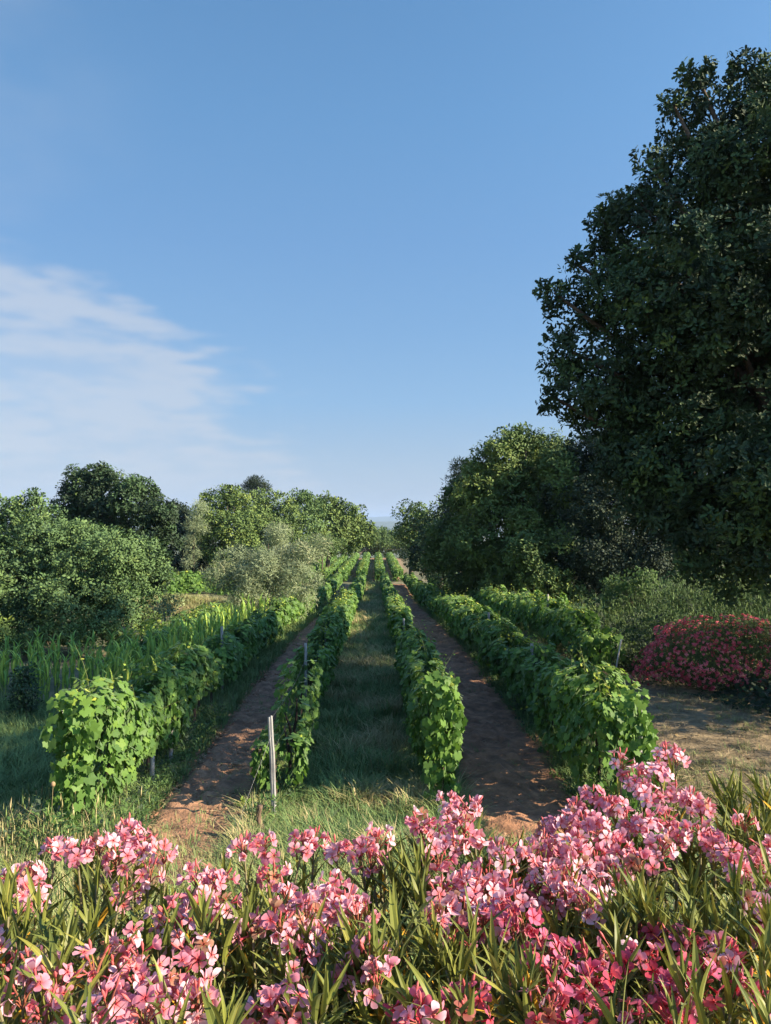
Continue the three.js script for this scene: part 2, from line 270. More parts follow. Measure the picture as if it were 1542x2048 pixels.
// clumps: [px, py, radius in photo pixels, metres ahead]
function tree(name, label, category, o, group) {
  const { clumps, foot, leaf = 'round', pal = 'mid', size = 1, cover = 3.2, trunk = 0.2, sub = 12, flat = 0.85, limbs = true, crownName = 'crown', open = 0, lobes = [0.55, 0.85, 0.26, 0.46] } = o;
  const cs = clumps.map(([px, py, r, d, k = 1]) => ({ c: at(px, py, d), r: r / FOCAL * d, k }));
  const fx = foot ? foot[0] : cs[0].c[0], fz = foot ? foot[1] : cs[0].c[2], base = H(fx, fz), root = thing(name, label, category, [fx, base, fz], group), b = new Bunch();
  const area = SPRIG_AREA[leaf] * size * size;
  for (const k of cs) {
    const subs = []; for (let i = 0; i < sub; i++) { const v = dir(), q = k.r * rr(lobes[0], lobes[1]); subs.push([k.c[0] + v[0] * q, k.c[1] + v[1] * q * flat, k.c[2] + v[2] * q, k.r * rr(lobes[2], lobes[3]), Math.floor(rr(0, 3)), R()]); }
    const n = Math.round(cover * k.k * Math.PI * k.r * k.r / area * 1.25);
    for (let i = 0; i < n; i++) {
      let p, v = dir(), tone, s0;
      if (R() < 0.8) { const s = subs[Math.floor(R() * sub)]; if (s[5] < open) continue; const q = s[3] * (1 - 0.55 * R() * R()); p = [s[0] + v[0] * q, s[1] + v[1] * q * 0.8, s[2] + v[2] * q]; tone = s[4]; s0 = [v[0] + (p[0] - k.c[0]) / k.r * 0.6, v[1] + (p[1] - k.c[1]) / k.r * 0.6, v[2] + (p[2] - k.c[2]) / k.r * 0.6]; }
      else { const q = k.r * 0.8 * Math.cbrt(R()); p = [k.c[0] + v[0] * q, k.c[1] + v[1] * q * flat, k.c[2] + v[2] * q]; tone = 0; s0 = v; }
      if (p[1] < H(p[0], p[2]) + 0.1) continue;
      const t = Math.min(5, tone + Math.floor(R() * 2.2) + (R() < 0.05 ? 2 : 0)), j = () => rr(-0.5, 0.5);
      b.push(p[0] - fx, p[1] - base, p[2] - fz, s0[0] + j(), s0[1] + 0.45 + j(), s0[2] + j(), R() - 0.5, R() - 0.5, R() - 0.5, size * rr(0.75, 1.25), t);
    }
  }
  // wood
  let top = 0; const mid = [0, 0, 0]; let wsum = 0; for (const k of cs) { const w = k.r * k.r; for (let q = 0; q < 3; q++) mid[q] += k.c[q] * w; wsum += w; top = Math.max(top, k.c[1]); }
  for (let q = 0; q < 3; q++) mid[q] /= wsum;
  const T = [[0, -0.2, 0], [(mid[0] - fx) * 0.15 + rr(-0.1, 0.1), (mid[1] - base) * 0.4, (mid[2] - fz) * 0.15], [(mid[0] - fx) * 0.6, (mid[1] - base) * 0.8, (mid[2] - fz) * 0.6], [mid[0] - fx, (top - base) * 0.92, mid[2] - fz]];
  part('trunk', tube(T, [trunk * 1.25, trunk, trunk * 0.75, trunk * 0.15], 9, 16, 0.3), bark, root);
  if (limbs) { const curve = new THREE.CatmullRomCurve3(T.map((p) => V(...p))); for (const k of cs) { const s = curve.getPoint(rr(0.3, 0.7)), e = [k.c[0] - fx, k.c[1] - base, k.c[2] - fz]; part('limb', tube([[s.x, s.y, s.z], [mix(s.x, e[0], 0.5) + rr(-0.15, 0.15) * k.r, mix(s.y, e[1], 0.5) - 0.12 * k.r, mix(s.z, e[2], 0.5)], e], [trunk * 0.45, trunk * 0.28, trunk * 0.06], 6, 8, 0.2), bark, root); } }
  b.instanced(crownName, SPRIG[leaf], leaf === 'narrow' || category === 'shrub' ? herbMat : treeMat, GREEN[pal], root);
  return root;
}
R = rng(101);
// the big oak: its shaded side faces us; more of it stands beyond the right edge
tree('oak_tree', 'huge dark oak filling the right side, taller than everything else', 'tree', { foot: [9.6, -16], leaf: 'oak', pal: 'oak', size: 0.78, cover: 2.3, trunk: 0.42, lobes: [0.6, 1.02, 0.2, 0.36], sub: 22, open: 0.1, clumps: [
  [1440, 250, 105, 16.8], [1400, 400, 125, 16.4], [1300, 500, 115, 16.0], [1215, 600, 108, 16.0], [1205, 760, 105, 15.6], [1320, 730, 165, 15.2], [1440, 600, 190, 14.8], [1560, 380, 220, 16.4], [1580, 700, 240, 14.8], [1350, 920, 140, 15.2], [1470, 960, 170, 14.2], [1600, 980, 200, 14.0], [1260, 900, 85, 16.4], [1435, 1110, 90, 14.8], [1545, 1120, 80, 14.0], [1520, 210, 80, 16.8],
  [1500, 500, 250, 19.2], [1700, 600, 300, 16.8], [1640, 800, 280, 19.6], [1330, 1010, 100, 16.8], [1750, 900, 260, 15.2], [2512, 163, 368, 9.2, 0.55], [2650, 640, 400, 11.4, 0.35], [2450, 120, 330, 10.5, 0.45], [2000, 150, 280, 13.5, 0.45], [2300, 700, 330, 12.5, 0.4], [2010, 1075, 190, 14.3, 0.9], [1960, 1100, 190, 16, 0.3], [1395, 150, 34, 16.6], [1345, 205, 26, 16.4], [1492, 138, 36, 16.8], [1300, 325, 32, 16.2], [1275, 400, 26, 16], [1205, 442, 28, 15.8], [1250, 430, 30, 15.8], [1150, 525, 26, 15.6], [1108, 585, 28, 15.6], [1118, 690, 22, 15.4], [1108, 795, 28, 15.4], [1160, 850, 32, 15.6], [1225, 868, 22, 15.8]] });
// understory and trees along the right edge of the vineyard
tree('oak_tree', 'sunlit topped broad tree left of the huge oak, behind the right vine rows', 'tree', { foot: [7.6, -43.5], leaf: 'oak', pal: 'mid', size: 1.25, cover: 2.8, trunk: 0.28, clumps: [
  [1000, 925, 78, 41.6], [1085, 905, 66, 42.8], [945, 975, 58, 42.8], [1020, 1020, 108, 41.0], [1120, 985, 92, 40.3], [955, 1080, 78, 41.6], [1065, 1120, 108, 39.1], [1160, 1070, 98, 39.7], [905, 1075, 55, 44.1], [1185, 960, 60, 42.8], [1045, 880, 42, 42.8], [1120, 1170, 70, 38.4], [980, 1150, 60, 41.6], [925, 1145, 48, 43], [1000, 1185, 52, 40], [1060, 1195, 50, 39.5], [1130, 1205, 52, 39], [880, 1110, 42, 45], [1090, 1000, 110, 45.4]] });
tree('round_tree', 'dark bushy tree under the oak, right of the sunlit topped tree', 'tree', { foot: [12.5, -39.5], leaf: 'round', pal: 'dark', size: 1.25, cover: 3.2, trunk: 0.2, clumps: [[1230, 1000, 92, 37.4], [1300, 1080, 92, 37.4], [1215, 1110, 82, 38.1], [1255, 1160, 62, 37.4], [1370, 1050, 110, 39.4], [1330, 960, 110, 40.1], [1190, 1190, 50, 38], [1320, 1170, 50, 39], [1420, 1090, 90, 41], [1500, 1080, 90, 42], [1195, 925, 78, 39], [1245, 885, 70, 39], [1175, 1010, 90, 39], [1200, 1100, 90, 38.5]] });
tree('leafy_shrub', 'shrub with sunlit leaves at the foot of the dark trees, left of the grassy bank', 'shrub', { leaf: 'round', pal: 'pale', size: 1.1, cover: 2.2, trunk: 0.06, sub: 9, crownName: 'foliage', clumps: [[1275, 1165, 38, 25], [1235, 1180, 34, 25.5], [1215, 1215, 30, 25]] });
tree('leafy_shrub', 'bright leafy shrub glimpsed behind the hanging oak boughs above the bank', 'shrub', { leaf: 'round', pal: 'pale', size: 1.2, cover: 2, trunk: 0.06, sub: 9, crownName: 'foliage', clumps: [[1385, 1140, 36, 30], [1440, 1130, 40, 31], [1490, 1150, 40, 31], [1360, 1170, 30, 30]] });
tree('undergrowth_shrub', 'dark low undergrowth along the foot of the right tree line beside the outermost row', 'shrub', { leaf: 'round', pal: 'oak', size: 1.5, cover: 2.8, trunk: 0.06, sub: 9, crownName: 'foliage', clumps: [[930, 1172, 32, 47], [890, 1155, 28, 54], [865, 1138, 26, 62], [838, 1122, 24, 72], [965, 1190, 34, 45], [820, 1108, 20, 82]] });
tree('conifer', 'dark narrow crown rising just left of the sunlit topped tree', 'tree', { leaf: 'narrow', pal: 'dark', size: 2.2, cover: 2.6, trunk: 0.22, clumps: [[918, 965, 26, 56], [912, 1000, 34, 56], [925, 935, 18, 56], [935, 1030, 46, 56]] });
tree('round_tree', 'smaller green tree at the left end of the right tree line', 'tree', { leaf: 'round', pal: 'mid', size: 2.1, cover: 2.8, trunk: 0.2, clumps: [[822, 1028, 30, 76], [840, 1060, 42, 76], [812, 1066, 26, 77], [850, 1095, 34, 75]] });
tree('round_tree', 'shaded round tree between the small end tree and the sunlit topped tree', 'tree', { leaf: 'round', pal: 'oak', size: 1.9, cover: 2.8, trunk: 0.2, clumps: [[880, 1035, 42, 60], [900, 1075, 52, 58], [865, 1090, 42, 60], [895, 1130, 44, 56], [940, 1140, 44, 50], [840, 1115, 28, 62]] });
// left side
tree('round_tree', 'broad low green tree at the left edge behind the maize', 'tree', { foot: [-13.4, -30.5], leaf: 'round', pal: 'deep', size: 1.0, cover: 2.9, trunk: 0.24, clumps: [
  [90, 1082, 84, 29], [30, 1070, 70, 30], [160, 1092, 66, 29.5], [55, 1165, 105, 28], [205, 1125, 96, 28.5], [250, 1183, 66, 28], [285, 1112, 50, 30], [60, 1022, 36, 29.5], [12, 1025, 40, 30], [68, 994, 18, 29.5], [-20, 1150, 100, 29], [140, 1215, 88, 27.5], [-90, 1090, 120, 30.5], [230, 1235, 52, 27.5], [40, 1245, 70, 27.5], [-60, 1220, 90, 28], [120, 1130, 120, 32]] });
tree('oak_tree', 'taller tree rising behind the broad green tree on the left', 'tree', { foot: [-15.5, -41], leaf: 'oak', pal: 'oak', size: 1.05, cover: 2.8, trunk: 0.26, clumps: [[205, 985, 56, 40], [165, 975, 46, 40.5], [265, 1000, 60, 39.5], [312, 1030, 48, 39], [312, 1085, 52, 38.5], [150, 1020, 60, 41], [230, 1050, 90, 41], [195, 950, 28, 40], [300, 1150, 50, 38]] });
tree('round_tree', 'dark tree deep in the gap between the left trees and the willow', 'tree', { leaf: 'round', pal: 'dark', size: 1.8, cover: 3, trunk: 0.2, clumps: [[372, 1070, 50, 66], [362, 1120, 48, 64], [405, 1095, 46, 66], [350, 1040, 40, 67], [395, 1050, 40, 67], [400, 1125, 36, 64]] });
tree('poplar_tree', 'pale silvery tree leaning out of the dark gap on the left', 'tree', { leaf: 'narrow', pal: 'willow', size: 1.5, cover: 1.4, trunk: 0.035, limbs: false, clumps: [[388, 1105, 15, 60.5], [378, 1128, 16, 60.5], [396, 1016, 18, 60], [386, 1042, 20, 60], [400, 1056, 16, 60], [372, 1085, 13, 60.5], [385, 1075, 12, 60]] });
tree('round_tree', 'yellow green tree at the left end of the far wood', 'tree', { leaf: 'round', pal: 'mid', size: 1.8, cover: 3, trunk: 0.22, clumps: [[436, 1000, 34, 64], [425, 1040, 40, 63], [470, 1010, 36, 64], [470, 1060, 52, 62], [432, 1085, 42, 62], [455, 1120, 40, 61], [490, 1100, 40, 61]] });
tree('round_tree', 'broad tree in the middle of the far wood behind the willow', 'tree', { leaf: 'round', pal: 'mid', size: 2.3, cover: 2.8, trunk: 0.26, clumps: [[505, 1010, 40, 86], [548, 1012, 40, 86], [525, 1055, 52, 84], [565, 1050, 44, 85], [580, 1085, 40, 83], [500, 1090, 44, 84]] });
tree('pine_tree', 'small dark pine top poking above the far wood', 'tree', { leaf: 'narrow', pal: 'dark', size: 2.5, cover: 2.8, trunk: 0.2, flat: 0.6, clumps: [[512, 968, 18, 96], [498, 974, 12, 96], [526, 976, 12, 96], [512, 990, 14, 96]] });
tree('round_tree', 'paler loose tree in the far wood, right of the pine top', 'tree', { leaf: 'round', pal: 'pale', size: 2.2, cover: 2.4, trunk: 0.22, clumps: [[598, 1003, 34, 88], [628, 1015, 32, 88], [605, 1045, 40, 87]] });
tree('oak_tree', 'dark green tree sloping down at the right end of the far wood', 'tree', { leaf: 'oak', pal: 'mid', size: 2.4, cover: 2.8, trunk: 0.26, clumps: [[655, 1018, 38, 94], [690, 1032, 36, 95], [718, 1062, 30, 96], [660, 1060, 46, 92], [700, 1075, 34, 94], [640, 1085, 36, 90], [735, 1078, 18, 98]] });
tree('leafy_shrub', 'light green shrub at the foot of the far wood, left of the gap', 'shrub', { leaf: 'round', pal: 'pale', size: 2, cover: 2.4, trunk: 0.08, sub: 9, crownName: 'foliage', clumps: [[645, 1088, 24, 86], [670, 1092, 22, 87], [620, 1100, 22, 85]] });
tree('leafy_shrub', 'bright green thicket closing the far end of the vine rows', 'shrub', { leaf: 'round', pal: 'pale', size: 3, cover: 2.6, trunk: 0.1, sub: 9, crownName: 'foliage', clumps: [[715, 1084, 24, 152], [738, 1078, 24, 154], [758, 1082, 24, 154], [778, 1076, 24, 156], [798, 1080, 22, 156], [700, 1092, 20, 150], [748, 1072, 18, 160], [770, 1070, 16, 160], [690, 1096, 22, 158], [790, 1096, 22, 158], [812, 1090, 24, 158], [830, 1096, 22, 156], [765, 1098, 22, 158], [735, 1100, 22, 158]] });
tree('willow_shrub', 'pale grey green willow shrub beside the left vine row', 'shrub', { foot: [-5.6, -36.5], leaf: 'narrow', pal: 'willow', size: 1.15, cover: 2.3, trunk: 0.09, sub: 14, open: 0.12, clumps: [
  [538, 1118, 52, 36], [470, 1125, 46, 36], [598, 1120, 44, 36], [556, 1072, 28, 36.5], [438, 1160, 34, 35.5], [520, 1165, 58, 35.5], [596, 1165, 50, 35.5], [635, 1090, 24, 36], [490, 1195, 44, 35], [575, 1205, 36, 35]] });
tree('dark_bush', 'small dark rounded bush among the maize at the left edge', 'bush', { leaf: 'round', pal: 'oak', size: 0.7, cover: 2.4, trunk: 0.04, sub: 9, crownName: 'foliage', clumps: [[48, 1350, 26, 17.4], [52, 1385, 30, 17.4], [40, 1410, 26, 17.4]] });
tree('bramble_bush', 'low dark brambles under the broad left tree, behind the maize', 'bush', { leaf: 'round', pal: 'mid', size: 1, cover: 2.6, trunk: 0.04, sub: 9, crownName: 'foliage', clumps: [[20, 1265, 40, 26], [90, 1270, 40, 26], [160, 1262, 40, 26], [225, 1262, 36, 26.5], [285, 1248, 32, 29], [-40, 1260, 45, 26]] });
tree('bramble_bush', 'dry brownish brambles below the straw bank beside the left trees', 'bush', { leaf: 'round', pal: 'willow', size: 1, cover: 1.8, trunk: 0.04, sub: 9, crownName: 'foliage', clumps: [[330, 1215, 26, 38], [350, 1200, 18, 38.5], [310, 1230, 22, 37.5]] });
// ---------------------------------------------------------------- vine rows
const VINE = [[0.0832, 0.1796, 0.0374], [0.107, 0.2165, 0.0395], [0.1307, 0.2566, 0.0417], [0.1743, 0.3048, 0.0461], [0.2773, 0.401, 0.0549], [0.4358, 0.4972, 0.066]];
const vineMat = leafMat({ transmission: 0.42, clearcoat: 0.22 }), vineMats = tinted(vineMat, VINE);
const stake = tube([[0, 0, 0], [0.004, 0.8, 0.006], [0, 1.6, 0]], [0.036, 0.034, 0.032], 8, 8, 0.22);
function vineRow(label, o) {
  const { x0, z0, z1, h = 1.6, w = 0.66, bottom = 0.42, seed, along = null, thin = () => 1, trunks = 0, posts = [], pieces = 0, endBulge = 0.25, endDown = 0, dens = 1, tall = () => 1 } = o;
  R = rng(seed);
  const P = along || ((s) => { const z = z0 - s; return [rowX(x0, z), z]; }), len = along ? o.len : z0 - z1, [bx, bz] = P(0), by = H(bx, bz), root = thing('vine_row', label, 'vine row', [bx, by, bz], 'rows of grapevines'), b = new Bunch();
  const [ex, ez] = P(len), dx = (ex - bx) / Math.hypot(ex - bx, ez - bz), dz = (ez - bz) / Math.hypot(ex - bx, ez - bz), lx = -dz, lz = dx;    // along the row, and to its right
  for (let s = -0.15; s < len; ) {
    const [cx, cz] = P(Math.max(0, s)), d = Math.max(6, Math.hypot(cx, cz)), far = Math.pow(Math.max(1, d / 15), 0.42), per = dens * 700 / (far * far * 0.92) * Math.max(0.06, 1), gap = thin(s);
    s += 1 / per * (0.5 + R());
    if (R() > gap) continue;
    const top = h * tall(s) * (0.76 + 0.44 * noise(s * 0.9, 3, seed) + 0.22 * (noise(s * 3.5, 8, seed) - 0.5)), end = Math.exp(-Math.max(0, s) / 0.5), low = mix(bottom * (0.6 + 0.9 * noise(s * 1.1, 7, seed)), Math.min(bottom, endDown), end * (endDown ? 1 : 0));
    const t = Math.pow(R(), 0.85), y = mix(low, top, t), side = R() < 0.5 ? -1 : 1, face = 1 - 0.75 * R() * R();
    const round = Math.sqrt(Math.max(0.02, 1 - Math.pow((t - 0.45) / 0.62, 4))), hw = w / 2 * (1 + endBulge * end) * (0.42 + 1.1 * fbm(s * 1.7, y * 2.1, seed + 5, 2)) * round;
    const u = s < 0.4 ? rr(-1, 1) : side * face, px = cx + lx * u * hw + dx * Math.min(0, s), pz = cz + lz * u * hw + dz * Math.min(0, s), g = H(px, pz);
    const up = 0.35 + 1.4 * sm(0.75, 1, t), j = () => rr(-0.8, 0.8), back = s < 0.12 ? 1.1 : 0;
    const nx = lx * side * (1.1 - 0.6 * sm(0.8, 1, t)) - dx * back, nz = lz * side * (1.1 - 0.6 * sm(0.8, 1, t)) - dz * back;
    const young = sm(0.86, 1, t) * R() + (R() < 0.04 ? 0.6 : 0), k = Math.min(5, Math.floor(R() * 3.2 + young * 3.2));
    b.push(px - bx, g + y - by, pz - bz, nx + j(), up + j(), nz + j(), nx * 0.5 + j() * 0.8, -1 + up * 0.5, nz * 0.5 + j() * 0.8, far * (young > 0.4 ? rr(0.035, 0.065) : rr(0.058, 0.112)), k, R() < 0.5 ? 1 : -1);
  }
  // young shoots that stand above the hedge or stick out of it
  const canes = [];
  for (let s = 0.05; s < Math.min(len, 34); s += rr(0.12, 0.5)) {
    if (thin(s) < 0.5) continue;
    const [cx, cz] = P(s), g = H(cx, cz), top = h * tall(s) * (0.84 + 0.3 * noise(s * 0.9, 3, seed)), side = R() < 0.35, l = rr(0.18, 0.5) * (R() < 0.25 ? 1.6 : 1), sx = side ? (R() < 0.5 ? -1 : 1) * w * 0.42 : rr(-0.2, 0.2), lean = side ? Math.sign(sx) * rr(0.4, 1) : rr(-0.6, 0.6), lean2 = rr(-0.5, 0.5);
    const a = [cx + lx * sx, g + (side ? top * rr(0.4, 0.85) : top - 0.15), cz + lz * sx], e = [a[0] + (lx * lean + dx * lean2) * l, a[1] + (side ? rr(-0.25, 0.35) : 1) * l, a[2] + (lz * lean + dz * lean2) * l];
    if (s < 14) canes.push(tube([a, [mix(a[0], e[0], 0.4), mix(a[1], e[1], 0.6), mix(a[2], e[2], 0.4)], e].map((p) => [p[0] - bx, p[1] - by, p[2] - bz]), [0.004, 0.003, 0.0015], 4, 5));
    for (let q = 0; q < 6; q++) { const t = (q + 0.5) / 6; b.push(mix(a[0], e[0], t) - bx + rr(-0.04, 0.04), mix(a[1], e[1], t) - by, mix(a[2], e[2], t) - bz + rr(-0.04, 0.04), rr(-1, 1), 0.6, rr(-1, 1), rr(-1, 1), 0.1 - t * 0.2, rr(-1, 1), mix(0.055, 0.022, t), Math.min(5, 3 + Math.floor(R() * 3))); }
  }
  if (canes.length) part('cane', mergeGeometries(canes), plain(0.14, 0.17, 0.05), root).userData.kind = 'stuff';
  for (let s = 0.35, i = 0; i < trunks; i++, s += rr(0.75, 1.05)) {
    const [cx, cz] = P(s), g = H(cx, cz), k = rr(-0.07, 0.07), X = cx - bx + rr(-0.06, 0.06), Z = cz - bz;
    part('trunk', tube([[X, g - by - 0.1, Z], [X + k, g - by + 0.3, Z + rr(-0.05, 0.05)], [X + k * 0.2, g - by + 0.62, Z + rr(-0.06, 0.06)], [X + rr(-0.1, 0.1), g - by + 0.95, Z]], [0.034, 0.026, 0.024, 0.012], 6, 9, 0.5), vineBark, root);
  }
  for (const [s, hh, off = 0] of posts) { const [cx, cz] = P(s), m = part('post', stake, greyWood, root); m.position.set(cx + lx * off - bx, H(cx, cz) - by - 0.1, cz + lz * off - bz); m.scale.set(1, (hh + 0.1) / 1.6, 1); m.rotation.set(rr(-0.03, 0.03), rr(0, 3), rr(-0.03, 0.03)); }
  if (pieces) b.split('leaf', 'foliage', LEAF, vineMats, vineMat, VINE, root, pieces); else b.instanced('foliage', LEAF, vineMat, VINE, root);
  return root;
}
vineRow('vine row at the left with a broad sunlit end of pale green leaves', { x0: L1, z0: -9.2, z1: -76, h: 1.66, w: 0.62, bottom: 0.5, seed: 11, trunks: 9, posts: [[0.42, 1.62, -0.3], [2.6, 0.72, 0.2], [3.6, 0.75, 0.22], [9, 1.6]], pieces: 300, endDown: 0.1, endBulge: 0.05, tall: (s) => 1 - 0.26 * sm(1.5, 9, s) });
vineRow('vine row whose thin sparse start stands behind the grey stake', { x0: L2, z0: -10.5, z1: -77, h: 1.32, w: 0.62, bottom: 0.45, seed: 12, trunks: 14, posts: [[5.6, 1.5, -0.1], [10.5, 1.2], [15.5, 1.2]], pieces: 300, thin: (s) => (s < 1.4 ? 0.38 * sm(0.05, 0.5, s) : s < 5.6 ? 0.1 + 0.2 * noise(s * 1.2, 4, 4) : 0.95), tall: (s) => (s < 1.6 ? 0.85 : s < 5.4 ? 1 : 1), endBulge: 0 });
vineRow('vine row in the middle with trailing leaves hanging off its near end', { x0: C0, z0: -10.8, z1: -77, h: 1.58, w: 0.56, bottom: 0.36, seed: 13, trunks: 10, posts: [[4, 1.3], [9, 1.15], [14, 1.1]], pieces: 300, endDown: 0.12, endBulge: 0, tall: (s) => 1 - 0.26 * sm(2, 11, s) - 0.42 * Math.exp(-Math.pow((s - 10.6) / 1.7, 2)), thin: (s) => 1 - 0.35 * sm(0.5, 0.7, noise(s * 0.8, 2, 5)) - 0.7 * Math.exp(-Math.pow((s - 10.6) / 1.7, 2)) });
vineRow('dense vine row on the right with dark trunks bare at its foot', { x0: R1, z0: -10.1, z1: -76, h: 1.62, w: 0.86, bottom: 0.5, seed: 14, tall: (s) => 1 - 0.24 * sm(2.5, 11, s), trunks: 22, posts: [[0.15, 1.5, 0.2], [6, 1.5], [12, 1.5]], pieces: 300, endDown: 0.3, endBulge: 0.2 });
vineRow('outermost right vine row, beside the leaning steel stake', { x0: R2, z0: -18.6, z1: -74, h: 1.22, w: 0.8, bottom: 0.35, seed: 15, trunks: 4, posts: [[6, 1.4]], thin: (s) => (s < 2.5 ? 0.6 : 1) });
vineRow('low dark vine row behind the maize, below the broad left tree', { x0: L0, z0: -22.5, z1: -40, h: 1.25, w: 1.2, bottom: 0.2, seed: 16 });
// the block beyond the cross track
const FAR = [[-9.3, 'first'], [-7.2, 'second'], [-5.1, 'third'], [-3.05, 'fourth'], [-1, 'fifth'], [1.05, 'sixth']];
FAR.forEach(([x, nth], i) => vineRow(nth + ' vine row from the left in the far block at the crest', { x0: x + 1.35, z0: -82 - (i % 2), z1: -146, h: 1.35, w: 0.8, bottom: 0.3, seed: 30 + i, dens: 0.8 }));
for (let i = 0; i < 3; i++) vineRow(['front', 'middle', 'rear'][i] + ' vine row on the left terrace above the straw bank', { seed: 40 + i, along: (s) => [-20 + s, -52 - i * 3 - s * 0.45], len: 13, h: 1.45, w: 0.9, bottom: 0.15 });

// ---------------------------------------------------------------- grass, herbs, clods
function tuft(n, hgt, spread, wid, bend, seed, heads = 0) {
  const r = rng(seed), pos = [], idx = [], col = [];
  for (let i = 0; i < n; i++) {
    const a = r() * 6.283, q = Math.sqrt(r()) * spread, x = Math.cos(a) * q, z = Math.sin(a) * q, h = hgt * (0.45 + 0.75 * r()), b = a + (r() - 0.5) * 2, B = bend * (0.3 + r()) * h, w = wid * (0.7 + 0.6 * r()), o = pos.length / 3, sx = -Math.sin(b) * w, sz = Math.cos(b) * w;
    const P = [[0, 0, 1], [0.35 * B, 0.55 * h, 0.75], [B, h * (1 - 0.25 * bend), 0]];
    for (const [out, y, k] of P) { const X = x + Math.cos(b) * out, Z = z + Math.sin(b) * out; if (k) pos.push(X - sx * k, y, Z - sz * k, X + sx * k, y, Z + sz * k); else pos.push(X, y, Z); }
    idx.push(o, o + 1, o + 2, o + 1, o + 3, o + 2, o + 2, o + 3, o + 4);
    if (i < heads) { const X = x + Math.cos(b) * B, Z = z + Math.sin(b) * B, Y = h * (1 - 0.25 * bend), p = pos.length / 3; for (const [u, v, y] of [[0, 0, -0.06], [0.008, 0, 0], [-0.006, 0.006, 0], [-0.004, -0.008, 0], [0, 0, 0.08]]) pos.push(X + u, Y + y * hgt * 2, Z + v); idx.push(p, p + 1, p + 2, p, p + 2, p + 3, p, p + 3, p + 1, p + 4, p + 2, p + 1, p + 4, p + 3, p + 2, p + 4, p + 1, p + 3); }
  }
  return geom(pos, idx);
}
const GR = [[0.104, 0.1885, 0.0625], [0.1365, 0.221, 0.0688], [0.1755, 0.247, 0.075], [0.234, 0.26, 0.0938], [0.312, 0.273, 0.125], [0.442, 0.364, 0.1875]];
const grassMat = plain(0.92, 0.94, 0.92, 0.8, { side: THREE.DoubleSide });
function sow(b, n, box, pick, size, hFn) {
  for (let i = 0; i < n; i++) {
    const [x, z] = box(); const k = pick(x, z); if (k == null) continue;
    const g = H(x, z); b.push(x, g - 0.01, z, 0.12 * rr(-1, 1), 1, 0.12 * rr(-1, 1), rr(-1, 1), 0, rr(-1, 1), size * (0.6 + 0.8 * R()) * (hFn ? hFn(x, z) : 1), k);
  }
}
